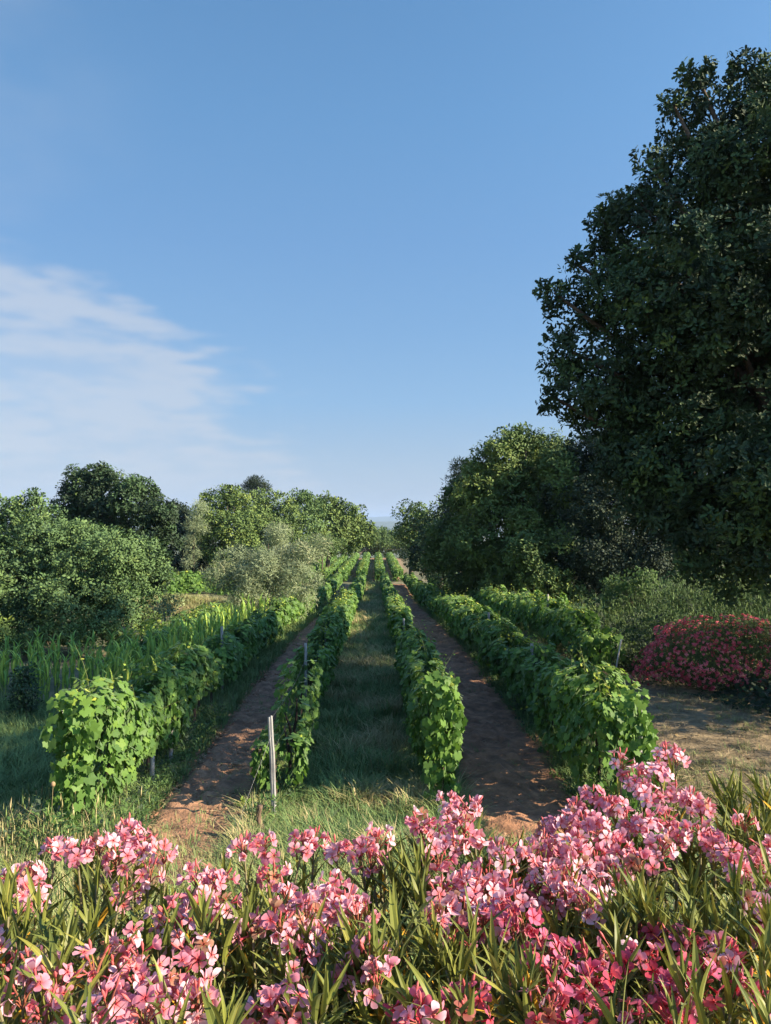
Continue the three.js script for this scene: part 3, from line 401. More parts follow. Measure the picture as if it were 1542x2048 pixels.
// local +z of a tuft is up once placed (normal = up), so stand the shape on +z
const upright = (g) => g.rotateX(Math.PI / 2);
const TUFT = upright(tuft(13, 0.24, 0.09, 0.0042, 0.9, 61)), TALL = upright(tuft(12, 0.5, 0.14, 0.0034, 0.7, 62, 2)), HERB = SPRIG.round;
{
  R = rng(201);
  const g = new Bunch(), dry = new Bunch(), tall = new Bunch();
  const depth = (a, b) => -(a * Math.pow(b / a, R()));                 // more where it is near
  // the mown strip between the two middle rows
  sow(g, 15000, () => { const z = depth(8.6, 78); return [mix(rowX(L2, z) - 0.3, rowX(C0, z) + 0.3, R()), z]; }, (x, z) => { const n = fbm(x * 1.1, z * 1.1, 70, 3); return Math.min(5, Math.floor(R() * 3.4 + 3 * sm(0.44, 0.66, n) + (R() < 0.08 ? 2 : 0))); }, 1, (x, z) => (0.5 + 1.2 * fbm(x * 1.7, z * 1.7, 71, 3)) * Math.pow(Math.max(1, -z / 14), 0.35));
  // under the other rows
  for (const [x0, wd] of [[L1, 0.6], [L2, 0.34], [C0, 0.34], [R1, 0.4]]) sow(g, 2600, () => { const z = depth(9, 60); return [rowX(x0, z) + rr(-wd, wd), z]; }, () => Math.floor(R() * 3.3), 1, (x, z) => Math.pow(Math.max(1, -z / 14), 0.35));
  // meadow at the left
  sow(g, 7500, () => { const z = depth(8.4, 19); return [mix(-13, -4.3, R()), z]; }, () => Math.floor(R() * 3), 1.25);
  // stray tufts on the tilled soil and the track
  sow(g, 800, () => { const z = depth(8.6, 40); return [mix(rowX(L1, z), rowX(L2, z), R()), z]; }, (x, z) => (fbm(x * 1.2, z * 1.2, 81, 3) > 0.55 ? Math.floor(R() * 4) : null), 0.7);
  sow(g, 400, () => { const z = depth(8.6, 40); return [mix(rowX(C0, z), rowX(R1, z), R()), z]; }, (x, z) => (fbm(x * 1.2, z * 1.2, 82, 3) > 0.57 ? Math.floor(R() * 5) : null), 0.6);
  sow(dry, 5200, () => { const z = depth(8.4, 22); return [mix(3.6, 9, R()), z]; }, (x, z) => (fbm(x, z, 83, 3) > 0.36 ? 2 + Math.floor(R() * 4) : null), 0.5);
  // the slope right below the oleanders: dry stalks and green blades
  const tilled = (x, z) => z < -7 && ((x > rowX(L1, z) + 0.7 && x < rowX(L2, z) - 0.45) || (x > rowX(C0, z) + 0.5 && x < rowX(R1, z) - 0.5));
  sow(dry, 7500, () => [mix(-6.5, 6.5, R()), -mix(2.4, 9.4, Math.sqrt(R()))], (x, z) => tilled(x, z) && R() < 0.85 ? null : Math.min(5, Math.floor(R() * 3.2 + 2.4 * fbm(x * 0.9, z * 0.9, 85, 2))), 0.95);
  sow(tall, 600, () => [mix(-6.5, 6.5, R()), -mix(3, 9.2, Math.sqrt(R()))], (x, z) => (fbm(x * 0.8, z * 0.8, 84, 3) > 0.46 ? 3 + Math.floor(R() * 3) : null), 0.75);
  sow(tall, 300, () => [mix(-5.4, -3.2, R()), -mix(8.6, 9.6, R())], () => 1 + Math.floor(R() * 5), 1.0);
  // sun patch in the strip put in as paler tufts, straw bank on the left
  sow(dry, 900, () => [mix(-1.3, 0.2, R()), -mix(18.5, 24.5, R())], () => 2 + Math.floor(R() * 4), 1.3);
  sow(dry, 1400, () => [mix(-17, -8, R()), -mix(43, 51, R())], () => 3 + Math.floor(R() * 2), 1.8);
  sow(dry, 900, () => { const z = -mix(84, 140, R()); return [mix(-9, 2, R()), z]; }, () => 3 + Math.floor(R() * 3), 2);
  // tall grass on the bank, oak shade and lit crest put into blade tones
  sow(tall, 8000, () => [mix(4.8, 19, R()), -mix(20.4, 31, R())], (x, z) => { const e = H(x, z) > 0.5; return e ? Math.floor(R() * 2.4 + (H(x, z) > 1.5 ? 1.2 : 0)) : (R() < 0.5 ? Math.floor(R() * 3) : null); }, 1.15);
  g.instanced('grass', TUFT, grassMat, GR, scene); dry.instanced('dry_grass_and_sun_patch', TUFT, grassMat, GR, scene); tall.instanced('tall_grass', TALL, grassMat, GR, scene);
  // low broad weeds along the foot of the rows and on the bank, ivy at the right edge
  const w = new Bunch(), bank = new Bunch(), WEED = [[0.06, 0.1275, 0.039], [0.0825, 0.1575, 0.045], [0.105, 0.1875, 0.0525], [0.15, 0.2325, 0.06], [0.075, 0.1125, 0.0675]];
  const herb = (n, f, s, hh, w0 = w) => { for (let i = 0; i < n; i++) { const [x, z] = f(), y = hh * R() * R(); w0.push(x, H(x, z) + 0.03 + y, z, rr(-0.5, 0.5), 1, rr(-0.2, 0.8), rr(-1, 1), 0, rr(-1, 1), s * rr(0.6, 1.3), Math.floor(R() * 5)); } };
  herb(900, () => { const z = -mix(9.2, 16, R()); return [rowX(L1, z) + rr(-0.2, 0.6), z]; }, 0.45, 0.3);
  herb(420, () => [rr(-4.3, -3), -rr(8.5, 9.7)], 0.5, 0.65);
  herb(700, () => { const z = -mix(10, 40, R()); return [rowX(R1, z) + rr(-0.5, 0.5), z]; }, 0.6, 0.3);
  herb(500, () => { const z = -mix(9.6, 18, R()); return [rowX(L2, z) + rr(-0.25, 0.25), z]; }, 0.5, 0.35);
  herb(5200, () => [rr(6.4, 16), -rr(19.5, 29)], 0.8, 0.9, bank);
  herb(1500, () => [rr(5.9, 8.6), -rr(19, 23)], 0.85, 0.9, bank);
  w.instanced('weeds', HERB, herbMat, WEED, scene); bank.instanced('shade_toned_bank_herbs', HERB, herbMat, brighter(WEED, 0.55), scene);  // bank herbs reuse the weed palette, darkened to paint in the oak shade
  const ivy = new Bunch(); for (let i = 0; i < 2600; i++) { const z = -rr(12.6, 16.8), x = rr(6.75 + (16 + z) * 0.35, 11), e = sm(6.6, 7.6, x + (z + 15) * 0.2); ivy.push(x, H(x, z) + 0.03 + 0.5 * e * R(), z, rr(-0.6, 0.4), 0.9, rr(-0.1, 0.9), rr(-1, 1), -0.3, rr(-1, 1), rr(0.05, 0.085), Math.floor(R() * 3)); }
  ivy.instanced('ivy', LEAF, vineMat, GREEN.oak, scene);
  // clods and bits of straw on the tilled soil
  const clod = geom([0, 0.8, 0, 0.9, 0.1, 0.2, 0.1, 0, 0.95, -0.9, 0.05, 0.1, -0.1, 0.1, -0.85, 0, -0.4, 0], [0, 2, 1, 0, 3, 2, 0, 4, 3, 0, 1, 4, 5, 1, 2, 5, 2, 3, 5, 3, 4, 5, 4, 1]), cb = new Bunch(), CL = [[0.2387, 0.1174, 0.0689], [0.2983, 0.1519, 0.0875], [0.179, 0.0911, 0.0557], [0.373, 0.2072, 0.126]];
  for (const [a, b, n] of [[L1 + 0.5, L2 - 0.3, 9000], [C0 + 0.35, R1 - 0.45, 11000]]) for (let i = 0; i < n; i++) { const z = depth(8.8, 40), x = rowX(mix(a, b, R()), z); cb.push(x, H(x, z) + 0.035, z, rr(-1, 1), rr(0, 1), rr(-1, 1), rr(-1, 1), rr(-1, 1), rr(-1, 1), (0.012 + 0.05 * Math.pow(R(), 3)) * Math.pow(Math.max(1, -z / 14), 0.4), Math.floor(R() * 4)); }
  cb.instanced('dirt_clods', clod, plain(1, 1, 1, 0.98), CL, scene);
  const straw = geom([-0.5, 0, 0.026, -0.5, 0, -0.026, 0, 0.05, 0.026, 0, 0.05, -0.026, 0.5, 0, 0], [0, 2, 1, 2, 3, 1, 2, 4, 3]), sb = new Bunch();
  const bits = (n, f) => { for (let i = 0; i < n; i++) { const [x, z] = f(); sb.push(x, H(x, z) + 0.05 + 0.01 * R(), z, rr(-1, 1), rr(-0.4, 0.4), rr(-1, 1), rr(-0.3, 0.3), 1, rr(-0.3, 0.3), rr(0.06, 0.22), Math.floor(R() * 3)); } };
  bits(7500, () => { const z = depth(8.8, 26); return [rowX(mix(L1 + 0.4, L2 - 0.25, R()), z), z]; });
  bits(3200, () => { const z = depth(8.8, 26); return [rowX(mix(C0 + 0.35, R1 - 0.4, R()), z), z]; });
  bits(3800, () => { const z = depth(9, 20); return [mix(3.7, 8.4, R()), z]; });
  const fl = new Bunch(); for (let i = 0; i < 900; i++) { const z = depth(9, 24), x = R() < 0.6 ? mix(3.8, 8.6, R()) : rowX(mix(L1 + 0.4, R1 - 0.3, R()), z); fl.push(x, H(x, z) + 0.05, z, rr(-0.5, 0.5), 1, rr(-0.5, 0.5), rr(-1, 1), 0, rr(-1, 1), rr(0.025, 0.05), Math.floor(R() * 3)); }
  fl.instanced('fallen_leaves', LEAF, plain(1, 1, 1, 0.9, { side: THREE.DoubleSide }), [[0.2, 0.13, 0.06], [0.28, 0.2, 0.09], [0.14, 0.085, 0.045]], scene);
  sb.instanced('straw_litter', straw, plain(1, 1, 1, 0.9), [[0.27, 0.2, 0.115], [0.2, 0.14, 0.08], [0.34, 0.27, 0.16]], scene);
}

// ---------------------------------------------------------------- maize behind the left row
{
  R = rng(301);
  const MZ = [[0.1369, 0.252, 0.0601], [0.1685, 0.2856, 0.0647], [0.2317, 0.336, 0.0647], [0.3159, 0.4032, 0.0693]], mats = tinted(leafMat({ vertexColors: true, transmission: 0.34 }), MZ), stemMat = plain(0.1, 0.16, 0.05, 0.7);
  const leaves = [1.2, 1.7, 2.2].map((b, i) => narrowLeaf(0.62, 0.032, b, 6, [-1, 0, 1], 0.5 - i * 0.4)), protos = [];
  for (let v = 0; v < 5; v++) {
    const g = new THREE.Group(), h = 0.95 + 0.06 * v; part('stalk', tube([[0, -0.05, 0], [0.01, h * 0.5, 0], [0, h, 0.01]], [0.014, 0.012, 0.006], 5, 5), stemMat, g);
    for (let i = 0; i < 10; i++) { const m = part('leaf', leaves[(i + v) % 3], mats[(i + v) % 4], g), a = i * 2.75 + rr(-0.4, 0.4) + v, up = i > 7 ? 0.25 : 0.55; m.position.set(0, h * (0.16 + 0.088 * i), 0); m.rotation.set(0, 0, 0); m.quaternion.setFromEuler(new THREE.Euler(up, a, 0, 'YXZ')); m.scale.setScalar(i < 2 ? 0.75 : i > 7 ? 0.85 : 1.05); }
    protos.push(g);
  }
  let first = 0;
  const plant = (x, z, s, where) => { const g = protos[first++ % 5].clone(); g.name = numbered('maize_plant'); g.position.set(x, H(x, z), z); g.rotation.set(rr(-0.06, 0.06), rr(0, 6.28), rr(-0.06, 0.06)); g.scale.setScalar(s); scene.add(g); tag(g, where, 'maize', where.includes('strip') ? 'maize in the strip beside the left vine row' : 'maize in the plot at the left edge'); };
  for (let x = -14.5; x < -6.2; x += 0.36) for (let z = -18.4; z > -22; z -= 0.75) plant(x + rr(-0.1, 0.1), z + rr(-0.15, 0.15), rr(0.86, 1.15), 'green maize plant in the plot between the broad left tree and the meadow');
  for (let x = -6.2; x < -4.5; x += 0.42) for (let z = -16; z > -31; z -= 1.05) plant(x + rr(-0.12, 0.12), z + rr(-0.2, 0.2), rr(0.9, 1.2), 'green maize plant in the strip beside the far half of the left vine row');
}

// ---------------------------------------------------------------- stakes, wires and small things among the rows
{
  R = rng(401);
  const [x, , z] = at(548, 1640, 10.3), y = H(x, z), p = thing('trellis_stake', 'split grey wooden stake leaning a little at the start of a vine row', 'stake', [x, y, z]);
  const half = (o, top) => tube([[o, -0.15, 0], [o - 0.02, 0.7, 0.01], [o - 0.058, top, 0.015]], [0.025, 0.023, 0.018], 7, 14, 0.5);
  part('wood', half(-0.008, 1.43), greyWood, p); part('wood', half(0.018, 1.445), greyWood, p);
  const wire = (pts, r = 0.0019) => tube(pts, [r], 4, 14);
  const P = (s) => { const zz = -10.5 - s; return [rowX(L2, zz) - x, 0, zz - z]; }, at2 = (s, h) => { const q = P(s); return [q[0], h + H(q[0] + x, q[2] + z) - y, q[2]]; };
  part('wire', wire([[-0.04, 1.4, 0], at2(2.6, 1.33), at2(5.6, 1.45)]), wireMat, p); part('wire', wire([[-0.03, 0.95, 0], at2(2.6, 0.9), at2(5.6, 0.98)]), wireMat, p);
  part('wire', wire([[-0.03, 1.2, 0.03], [-0.3, 0.4, 0.7], [-0.38, 0.05, 0.95]]), wireMat, p);
  const [sx, , sz] = at(522, 1690, 9.6), st = thing('vine_stump', 'bare twisted vine stump left of the grey stake', 'stump', [sx, H(sx, sz), sz]);
  part('trunk', tube([[0, -0.1, 0], [0.03, 0.15, 0.01], [-0.03, 0.3, 0], [0.0, 0.47, 0.02]], [0.045, 0.036, 0.032, 0.034], 8, 14, 0.7), plain(0.2, 0.13, 0.09, 0.95, { map: barkGrain, bumpMap: barkGrain, bumpScale: 0.01 }), st);
  const [qx, , qz] = at(498, 1600, 10.7), sp = thing('vine_sprout', 'small lone vine sprout on the bare soil left of the grey stake', 'plant', [qx, H(qx, qz), qz]);
  part('cane', tube([[0, 0, 0], [0.02, 0.12, 0], [-0.05, 0.2, 0.03]], [0.004, 0.003, 0.002], 4, 6), plain(0.14, 0.17, 0.05), sp);
  for (let i = 0; i < 9; i++) { const m = part('leaf', LEAF, vineMats[3 + i % 3], sp); m.position.set(rr(-0.14, 0.14), rr(0.08, 0.24), rr(-0.08, 0.1)); m.rotation.set(rr(-0.9, 0.1), rr(-0.6, 0.8), rr(0, 6)); m.scale.setScalar(rr(0.035, 0.06)); }
  const a = at(1229, 1362, 18), b = at(1238, 1290, 18.1), k = thing('steel_stake', 'thin leaning steel stake at the start of the outermost right vine row', 'stake', [a[0], H(a[0], a[2]), a[2]]);
  part('pole', tube([[0, -0.1, 0], [0.06, 0.5, 0], [b[0] - a[0] + 0.03, 1.05, 0]], [0.022, 0.021, 0.02], 8, 6), steel, k); part('wire', wire([[0.08, 0.95, 0], [-0.15, 0.4, 0.4], [-0.3, 0.02, 0.7]]), wireMat, k);
  const [tx, , tz] = at(98, 1690, 8.9), tk = thing('seed_stalk', 'tall thin stalk with a round brown seed head before the sunlit vine end', 'plant', [tx, H(tx, tz), tz]);
  part('stem', tube([[0, -0.05, 0], [0.02, 0.4, 0], [0.05, 0.86, 0.02]], [0.004, 0.0035, 0.003], 5, 6), plain(0.24, 0.2, 0.1), tk);
  const hd = part('seed_head', new THREE.IcosahedronGeometry(0.026, 1), plain(0.3, 0.2, 0.11), tk); hd.position.set(0.05, 0.88, 0.02); hd.scale.y = 1.25;
}

// ---------------------------------------------------------------- the red oleander under the oak
{
  R = rng(501);
  const x0 = 8.05, z0 = -17.6, y0 = H(x0, z0), root = thing('oleander_bush', 'wide rounded bush covered with crimson flowers in the shade of the oak', 'flowering bush', [x0, y0, z0]);
  for (let i = 0; i < 12; i++) { const a = i * 0.52, r = rr(0.4, 1.4); part('stem', tube([[rr(-0.2, 0.2), -0.1, rr(-0.2, 0.2)], [Math.cos(a) * r * 0.5, 0.6, Math.sin(a) * r * 0.4], [Math.cos(a) * r, 1.1, Math.sin(a) * r * 0.7]], [0.03, 0.02, 0.01], 5, 6), bark, root); }
  const shape = (v) => { const q = 1 + 0.32 * (fbm(v[0] * 2.4 + 5, v[1] * 2.4, v[2] * 2.4, 4) - 0.5) * 2; return [v[0] * 2.2 * q, 0.66 + v[1] * 1.0 * q, v[2] * 1.2 * q]; };
  const b = new Bunch(), c1 = [[0.03, 0.055, 0.02], [0.04, 0.07, 0.022], [0.06, 0.09, 0.028], [0.1, 0.12, 0.035]], leaf = narrowLeaf(1, 0.09, 0.5, 3, [-1, 0, 1]);
  for (let i = 0; i < 15000; i++) { const v = dir(), s = shape(v), q = 0.62 + 0.4 * Math.sqrt(R()); if (s[1] * q < 0.03) continue; b.push(s[0] * q, 0.66 + (s[1] - 0.66) * q, s[2] * q, v[0] + rr(-0.6, 0.6), v[1] + rr(-0.3, 0.9), v[2] + rr(-0.6, 0.6), v[0] + rr(-1, 1), v[1] + 0.7, v[2] + rr(-1, 1), rr(0.08, 0.15), Math.floor(R() * 3) + (v[1] > 0.75 && R() < 0.5 ? 1 : 0)); }
  b.instanced('foliage', leaf, leafMat({ vertexColors: true, transmission: 0.25 }), c1, root);
  const RED = [[0.7079, 0.1159, 0.1716], [0.8003, 0.1656, 0.2496], [0.5233, 0.0745, 0.1092], [0.855, 0.2815, 0.3276]];
  const petal = [0, 0, 0, 0.5, 0.55, 0.1, -0.3, 0.62, 0.16, 0.12, 1, 0.05], fl = []; for (let i = 0; i < 5; i++) fl.push(geom(petal, [0, 1, 2, 1, 3, 2]).rotateZ(i * 1.2566)); const flower = mergeGeometries(fl);
  const cluster = (seed) => { const r = rng(seed), out = []; for (let i = 0; i < 11; i++) { const g = flower.clone().scale(0.024, 0.024, 0.024), a = r() * 6.28, t = r() * 1.2, q = 0.03 + 0.04 * r(); g.lookAt(V(Math.sin(t) * Math.cos(a), Math.sin(t) * Math.sin(a), Math.cos(t))); g.translate(Math.sin(t) * Math.cos(a) * q * 1.3, Math.sin(t) * Math.sin(a) * q * 1.3, Math.cos(t) * q); out.push(g); } return mergeGeometries(out); };
  const shapes = [cluster(1), cluster(2), cluster(3)], redMats = tinted(leafMat({ transmission: 0.3, clearcoat: 0 }), RED), rest = new Bunch(); let n = 0;
  for (let i = 0; i < 3400; i++) {
    const v = dir(); if (v[1] < -0.5 || (v[1] > 0.72 && R() < 0.6)) continue; const patch = fbm(v[0] * 2.2 + 3, v[1] * 2.2, v[2] * 2.2 + 9, 3); if (patch < 0.42 && R() < 0.7) continue;
    const s = shape(v); if (s[1] < 0.1) continue; const k = Math.floor(R() * 4), sc = rr(0.5, 0.82);
    if (v[2] > -0.15 && n < 300) { n++; const m = part('flower_cluster', shapes[n % 3], redMats[k], root); m.position.set(s[0] * 1.0, s[1], s[2] * 1.0); m.quaternion.setFromUnitVectors(V(0, 0, 1), V(v[0] + rr(-0.3, 0.3), v[1] + 0.2, v[2] + rr(-0.3, 0.3)).normalize()); m.scale.setScalar(sc); }
    else rest.push(s[0], s[1], s[2], v[0], v[1] + 0.2, v[2], R(), R(), R(), sc, k);
  }
  rest.instanced('far_flowers', shapes[0], leafMat({ transmission: 0.3, clearcoat: 0 }), RED, root);
}

// ---------------------------------------------------------------- the pink oleanders in front
const OL = [[0.0857, 0.1184, 0.0251], [0.1101, 0.1409, 0.0276], [0.1407, 0.1692, 0.0301], [0.1774, 0.203, 0.0351], [0.2325, 0.2312, 0.0418], [0.6117, 0.3496, 0.0251]];
const oMat = leafMat({ vertexColors: true, transmission: 0.26, clearcoat: 0.3, clearcoatRoughness: 0.38 }), oMats = tinted(oMat, OL);
const oLeaves = [0.15, 0.55, 0.95, 1.5].map((b, i) => narrowLeaf(1, 0.054, b, 6, [-1, -0.09, 0, 0.09, 1], [0.2, -0.3, 0.4, -0.2][i]));
function oFlower(open, seed) {                            // five skewed petals on a narrow tube, throat deeper and warmer
  const r = rng(seed), pos = [], col = [], idx = [];
  for (let p = 0; p < 5; p++) {
    const a0 = p * 1.2566 + (r() - 0.5) * 0.15, tilt = open + (r() - 0.5) * 0.3, L = 0.0235 * (0.9 + 0.2 * r()), W = 0.0098 * (0.9 + 0.2 * r()), tw = 0.35 + 0.25 * r(), o = pos.length / 3, cup = 0.3 + 0.5 * r();
    const S = [[0, 0.16], [0.2, 0.42], [0.45, 0.82], [0.7, 1.0], [0.88, 0.85], [1, 0.42]];
    S.forEach(([t, w], row) => { for (let u = -1; u <= 1; u++) {
      const rad = 0.0035 + L * t * Math.cos(tilt * (0.4 + 0.6 * t)), up = L * t * Math.sin(tilt * (0.4 + 0.6 * t)) - 0.007 * sm(0.6, 1, t) * (1 - tilt), lx = u * W * w + 0.004 * t + (u > 0 ? 0.0025 * t : 0), lz = up + u * W * w * Math.sin(tw) * 0.55 + (u === 0 ? -0.0016 * cup * w : 0);
      pos.push(Math.cos(a0) * rad - Math.sin(a0) * lx, Math.sin(a0) * rad + Math.cos(a0) * lx, lz);
      const m = 1 - sm(0.0, 0.42, t), edge = 0.86 + 0.2 * t * t + (u ? 0.06 : -0.08); col.push(1, mix(edge, 0.34, m), mix(edge, 0.26, m));
    } if (row) for (let q = 0; q < 2; q++) { const a = o + (row - 1) * 3 + q; idx.push(a, a + 3, a + 1, a + 1, a + 3, a + 4); } });
  }
  const o = pos.length / 3; for (let j = 0; j <= 6; j++) { const a = j / 6 * 6.283; for (const [q, z] of [[0.0042, 0.0005], [0.0026, -0.01], [0.0015, -0.022]]) { pos.push(Math.cos(a) * q, Math.sin(a) * q, z); col.push(0.9, 0.36, 0.34); } if (j) for (let q = 0; q < 2; q++) { const b = o + (j - 1) * 3 + q; idx.push(b, b + 3, b + 1, b + 1, b + 3, b + 4); } }
  return geom(pos, idx, col);
}
const oFlowers = [0.15, 0.3, 0.45, 0.7, 1.0].flatMap((t, i) => [oFlower(t, 700 + i), oFlower(t * 1.1, 720 + i)]);
const PINK = [[0.7246, 0.368, 0.4572], [0.7428, 0.4395, 0.5317], [0.6884, 0.2962, 0.3934], [0.7608, 0.5315, 0.6168], [0.6522, 0.2453, 0.3297], [0.36, 0.2, 0.13]], ROSE = [[0.5766, 0.0936, 0.1909], [0.6115, 0.1638, 0.2921], [0.5067, 0.0644, 0.1236], [0.6639, 0.2807, 0.4044], [0.5591, 0.1052, 0.1572], [0.3, 0.1, 0.08]];
const pMat = leafMat({ vertexColors: true, transmission: 0.34, clearcoat: 0.05, clearcoatRoughness: 0.5 }), pinkMats = tinted(pMat, PINK), roseMats = tinted(pMat, ROSE);
const budMat = plain(0.5, 0.1, 0.1, 0.6), stemRed = plain(0.3, 0.1, 0.06, 0.65), stemBrown = plain(0.17, 0.15, 0.075, 0.8);
const bud = (() => { const p = [[0.0016, 0], [0.0026, 0.008], [0.0036, 0.016], [0.0026, 0.024], [0.0003, 0.031]]; return new THREE.LatheGeometry(p.map(([a, b]) => new THREE.Vector2(a, b * 0.8)), 6); })();
const depthAt = (py) => (py > 1850 ? mix(1.95, 1.5, (py - 1850) / 200) : py > 1700 ? mix(2.42, 1.95, (py - 1700) / 150) : mix(3, 2.42, (py - 1480) / 220));
function oleander(label, { foot, heads, shoots, rose = false, seed }) {
  R = rng(seed);
  const y0 = H(foot[0], foot[1]), root = thing('oleander_bush', label, 'flowering bush', [foot[0], y0, foot[1]]), rest = oLeaves.map(() => new Bunch());
  let singles = 0; const picks = [], more = new Bunch(), tones = rose ? ROSE : PINK;
  const shoot = (tip, flowering) => {
    const t = V(tip[0] - foot[0], tip[1] - y0, tip[2] - foot[1]), b = V(t.x * 0.35 + rr(-0.15, 0.15), -0.05, t.z * 0.35 + rr(-0.15, 0.15)), lean = V(t.x - b.x, (t.y - b.y) * 1.2, t.z - b.z).normalize();
    const mid = V(mix(b.x, t.x, 0.5) + rr(-0.1, 0.1), mix(b.y, t.y, 0.5), mix(b.z, t.z, 0.5) + rr(-0.1, 0.1)), near = t.clone().addScaledVector(lean, -0.2).add(V(rr(-0.03, 0.03), 0, rr(-0.03, 0.03)));
    part('stem', tube([b, mid, near, t].map((p) => [p.x, p.y, p.z]), [0.011, 0.008, 0.005, 0.0028], 5, 12), flowering ? stemBrown : stemBrown, root);
    const curve = new THREE.CatmullRomCurve3([b, mid, near, t]), len = curve.getLength();
    const whorls = flowering ? 5 : 7, a0 = rr(0, 6.28);
    for (let w = 0; w < whorls; w++) {
      const back = flowering ? 0.07 + w * rr(0.045, 0.07) : 0.0 + w * rr(0.026, 0.05), p = curve.getPointAt(Math.max(0.02, 1 - back / len)), ax = curve.getTangentAt(Math.max(0.02, 1 - back / len));
      const open = flowering ? 0.55 + 0.13 * w : 0.16 + 0.15 * w, n = 3, s1 = V(1, 0, 0).cross(ax).normalize(), s2 = V().crossVectors(ax, s1);
      for (let i = 0; i < n; i++) {
        const a = a0 + w * 1.05 + i * 2.094 + rr(-0.3, 0.3), o = V().addScaledVector(s1, Math.cos(a)).addScaledVector(s2, Math.sin(a)), th = open + rr(-0.18, 0.22), dirT = V().addScaledVector(ax, Math.cos(th)).addScaledVector(o, Math.sin(th)), nrm = V().addScaledVector(ax, Math.sin(th)).addScaledVector(o, -Math.cos(th)).add(V(rr(-0.25, 0.25), rr(-0.25, 0.25), rr(-0.25, 0.25)));
        const L = (w === 0 ? rr(0.06, 0.1) : rr(0.1, 0.165)) * (flowering ? 0.95 : 1), yellow = w >= 3 && R() < 0.16, k = yellow ? 5 : Math.min(4, Math.floor(R() * 3.2 + (w < 2 ? 1.2 : 0)));
        picks.push([p.x, p.y, p.z, nrm.x, nrm.y, nrm.z, dirT.x, dirT.y, dirT.z, L, k, Math.min(3, Math.floor(R() * 2.5 + (w > 3 ? 1.2 : 0)))]);
      }
    }
    return [t, lean];
  };
  for (const [px, py, n, dd = 0] of heads.sort((a, b) => b[1] - a[1])) {
    const d = depthAt(py) + dd + rr(-0.06, 0.06), [t, lean] = shoot(at(px, py + 6, d), true), axis = V(lean.x * 0.7 + rr(-0.2, 0.25), 0.75, lean.z * 0.7 + rr(0.1, 0.7)).normalize(), wood = [], buds = [];
    const s1 = V(0, 0, 1).cross(axis).normalize(), s2 = V().crossVectors(axis, s1), cl = new THREE.Mesh(); cl.name = 'flower_cluster'; cl.position.copy(t); root.add(cl);
    const count = Math.max(2, Math.round(n * (rose ? 0.95 : 1.3))), a0 = rr(0, 6);
    for (let i = 0; i < count + 4; i++) {
      const isBud = i >= count, th = isBud ? rr(0.05, 0.9) : Math.min(1.65, 0.25 + 1.15 * Math.sqrt((i + 0.5) / count) + rr(-0.2, 0.2)), a = a0 + i * 2.4 + rr(-0.3, 0.3), v = V().addScaledVector(axis, Math.cos(th)).addScaledVector(s1, Math.sin(th) * Math.cos(a)).addScaledVector(s2, Math.sin(th) * Math.sin(a));
      const q = isBud ? rr(0.025, 0.05) : rr(0.03, 0.056), e = v.clone().multiplyScalar(q).addScaledVector(axis, -0.01);
      wood.push(tube([[0, -0.03, 0], [v.x * q * 0.4 + axis.x * 0.005, v.y * q * 0.4 - 0.01, v.z * q * 0.4], [e.x - v.x * (isBud ? 0 : 0.018), e.y - v.y * (isBud ? 0 : 0.018), e.z - v.z * (isBud ? 0 : 0.018)]], [0.0018, 0.0014, 0.0012], 4, 4, 0, false));
      if (isBud) { const g = bud.clone(); g.applyQuaternion(new THREE.Quaternion().setFromUnitVectors(V(0, 1, 0), v)); g.translate(e.x, e.y, e.z); buds.push(g); }
      else if (singles >= 300) more.push(t.x + e.x, t.y + e.y, t.z + e.z, v.x + rr(-0.6, 0.6), v.y + rr(-0.5, 0.5), v.z + rr(-0.4, 0.6), rr(-1, 1), rr(-1, 1), rr(-1, 1), rr(0.72, 0.93), Math.floor(R() * 5));
      else if (++singles) { const m = part('flower', oFlowers[Math.floor(R() * oFlowers.length)], (rose && R() < 0.84 ? roseMats : pinkMats)[R() < 0.05 ? 5 : Math.floor(R() * 5)], cl); m.position.copy(e); m.quaternion.setFromUnitVectors(V(0, 0, 1), v.clone().add(V(rr(-0.75, 0.75), rr(-0.6, 0.5), rr(-0.5, 0.7))).normalize()); m.rotateZ(rr(0, 6)); m.scale.setScalar(rr(0.72, 0.93)); }
    }
    cl.geometry = mergeGeometries(wood); cl.material = stemRed; part('bud', mergeGeometries(buds), budMat, cl).userData.kind = 'stuff';
  }
  for (const [px, py, dd = 0] of shoots) shoot(at(px, py, depthAt(py) + dd), false);
  const dist = (p) => Math.hypot(p[0] + foot[0], p[1] + y0 - EYE, p[2] + foot[1]) / p[9], order = picks.sort((a, b) => dist(a) - dist(b)), M = new THREE.Matrix4(), tmp = new Bunch();
  order.forEach((p, i) => {
    if (i < 300) { tmp.m.length = 0; tmp.k.length = 0; tmp.push(...p.slice(0, 11)); const m = part('leaf', oLeaves[p[11]], oMats[p[10]], root); M.fromArray(tmp.m); M.decompose(m.position, m.quaternion, m.scale); }
    else rest[p[11]].push(...p.slice(0, 11));
  });
  rest.forEach((b, i) => b.instanced('foliage', oLeaves[i], oMat, OL, root));
  more.instanced('blossom', oFlowers[2], pMat, tones, root);
  return root;
}
const scatter = (seed, n, x0, x1, y0, y1, dd = 0) => { const r = rng(seed); return Array.from({ length: n }, () => [mix(x0, x1, r()), mix(y0, y1, r()), dd + 0.25 * (r() - 0.3)]); };
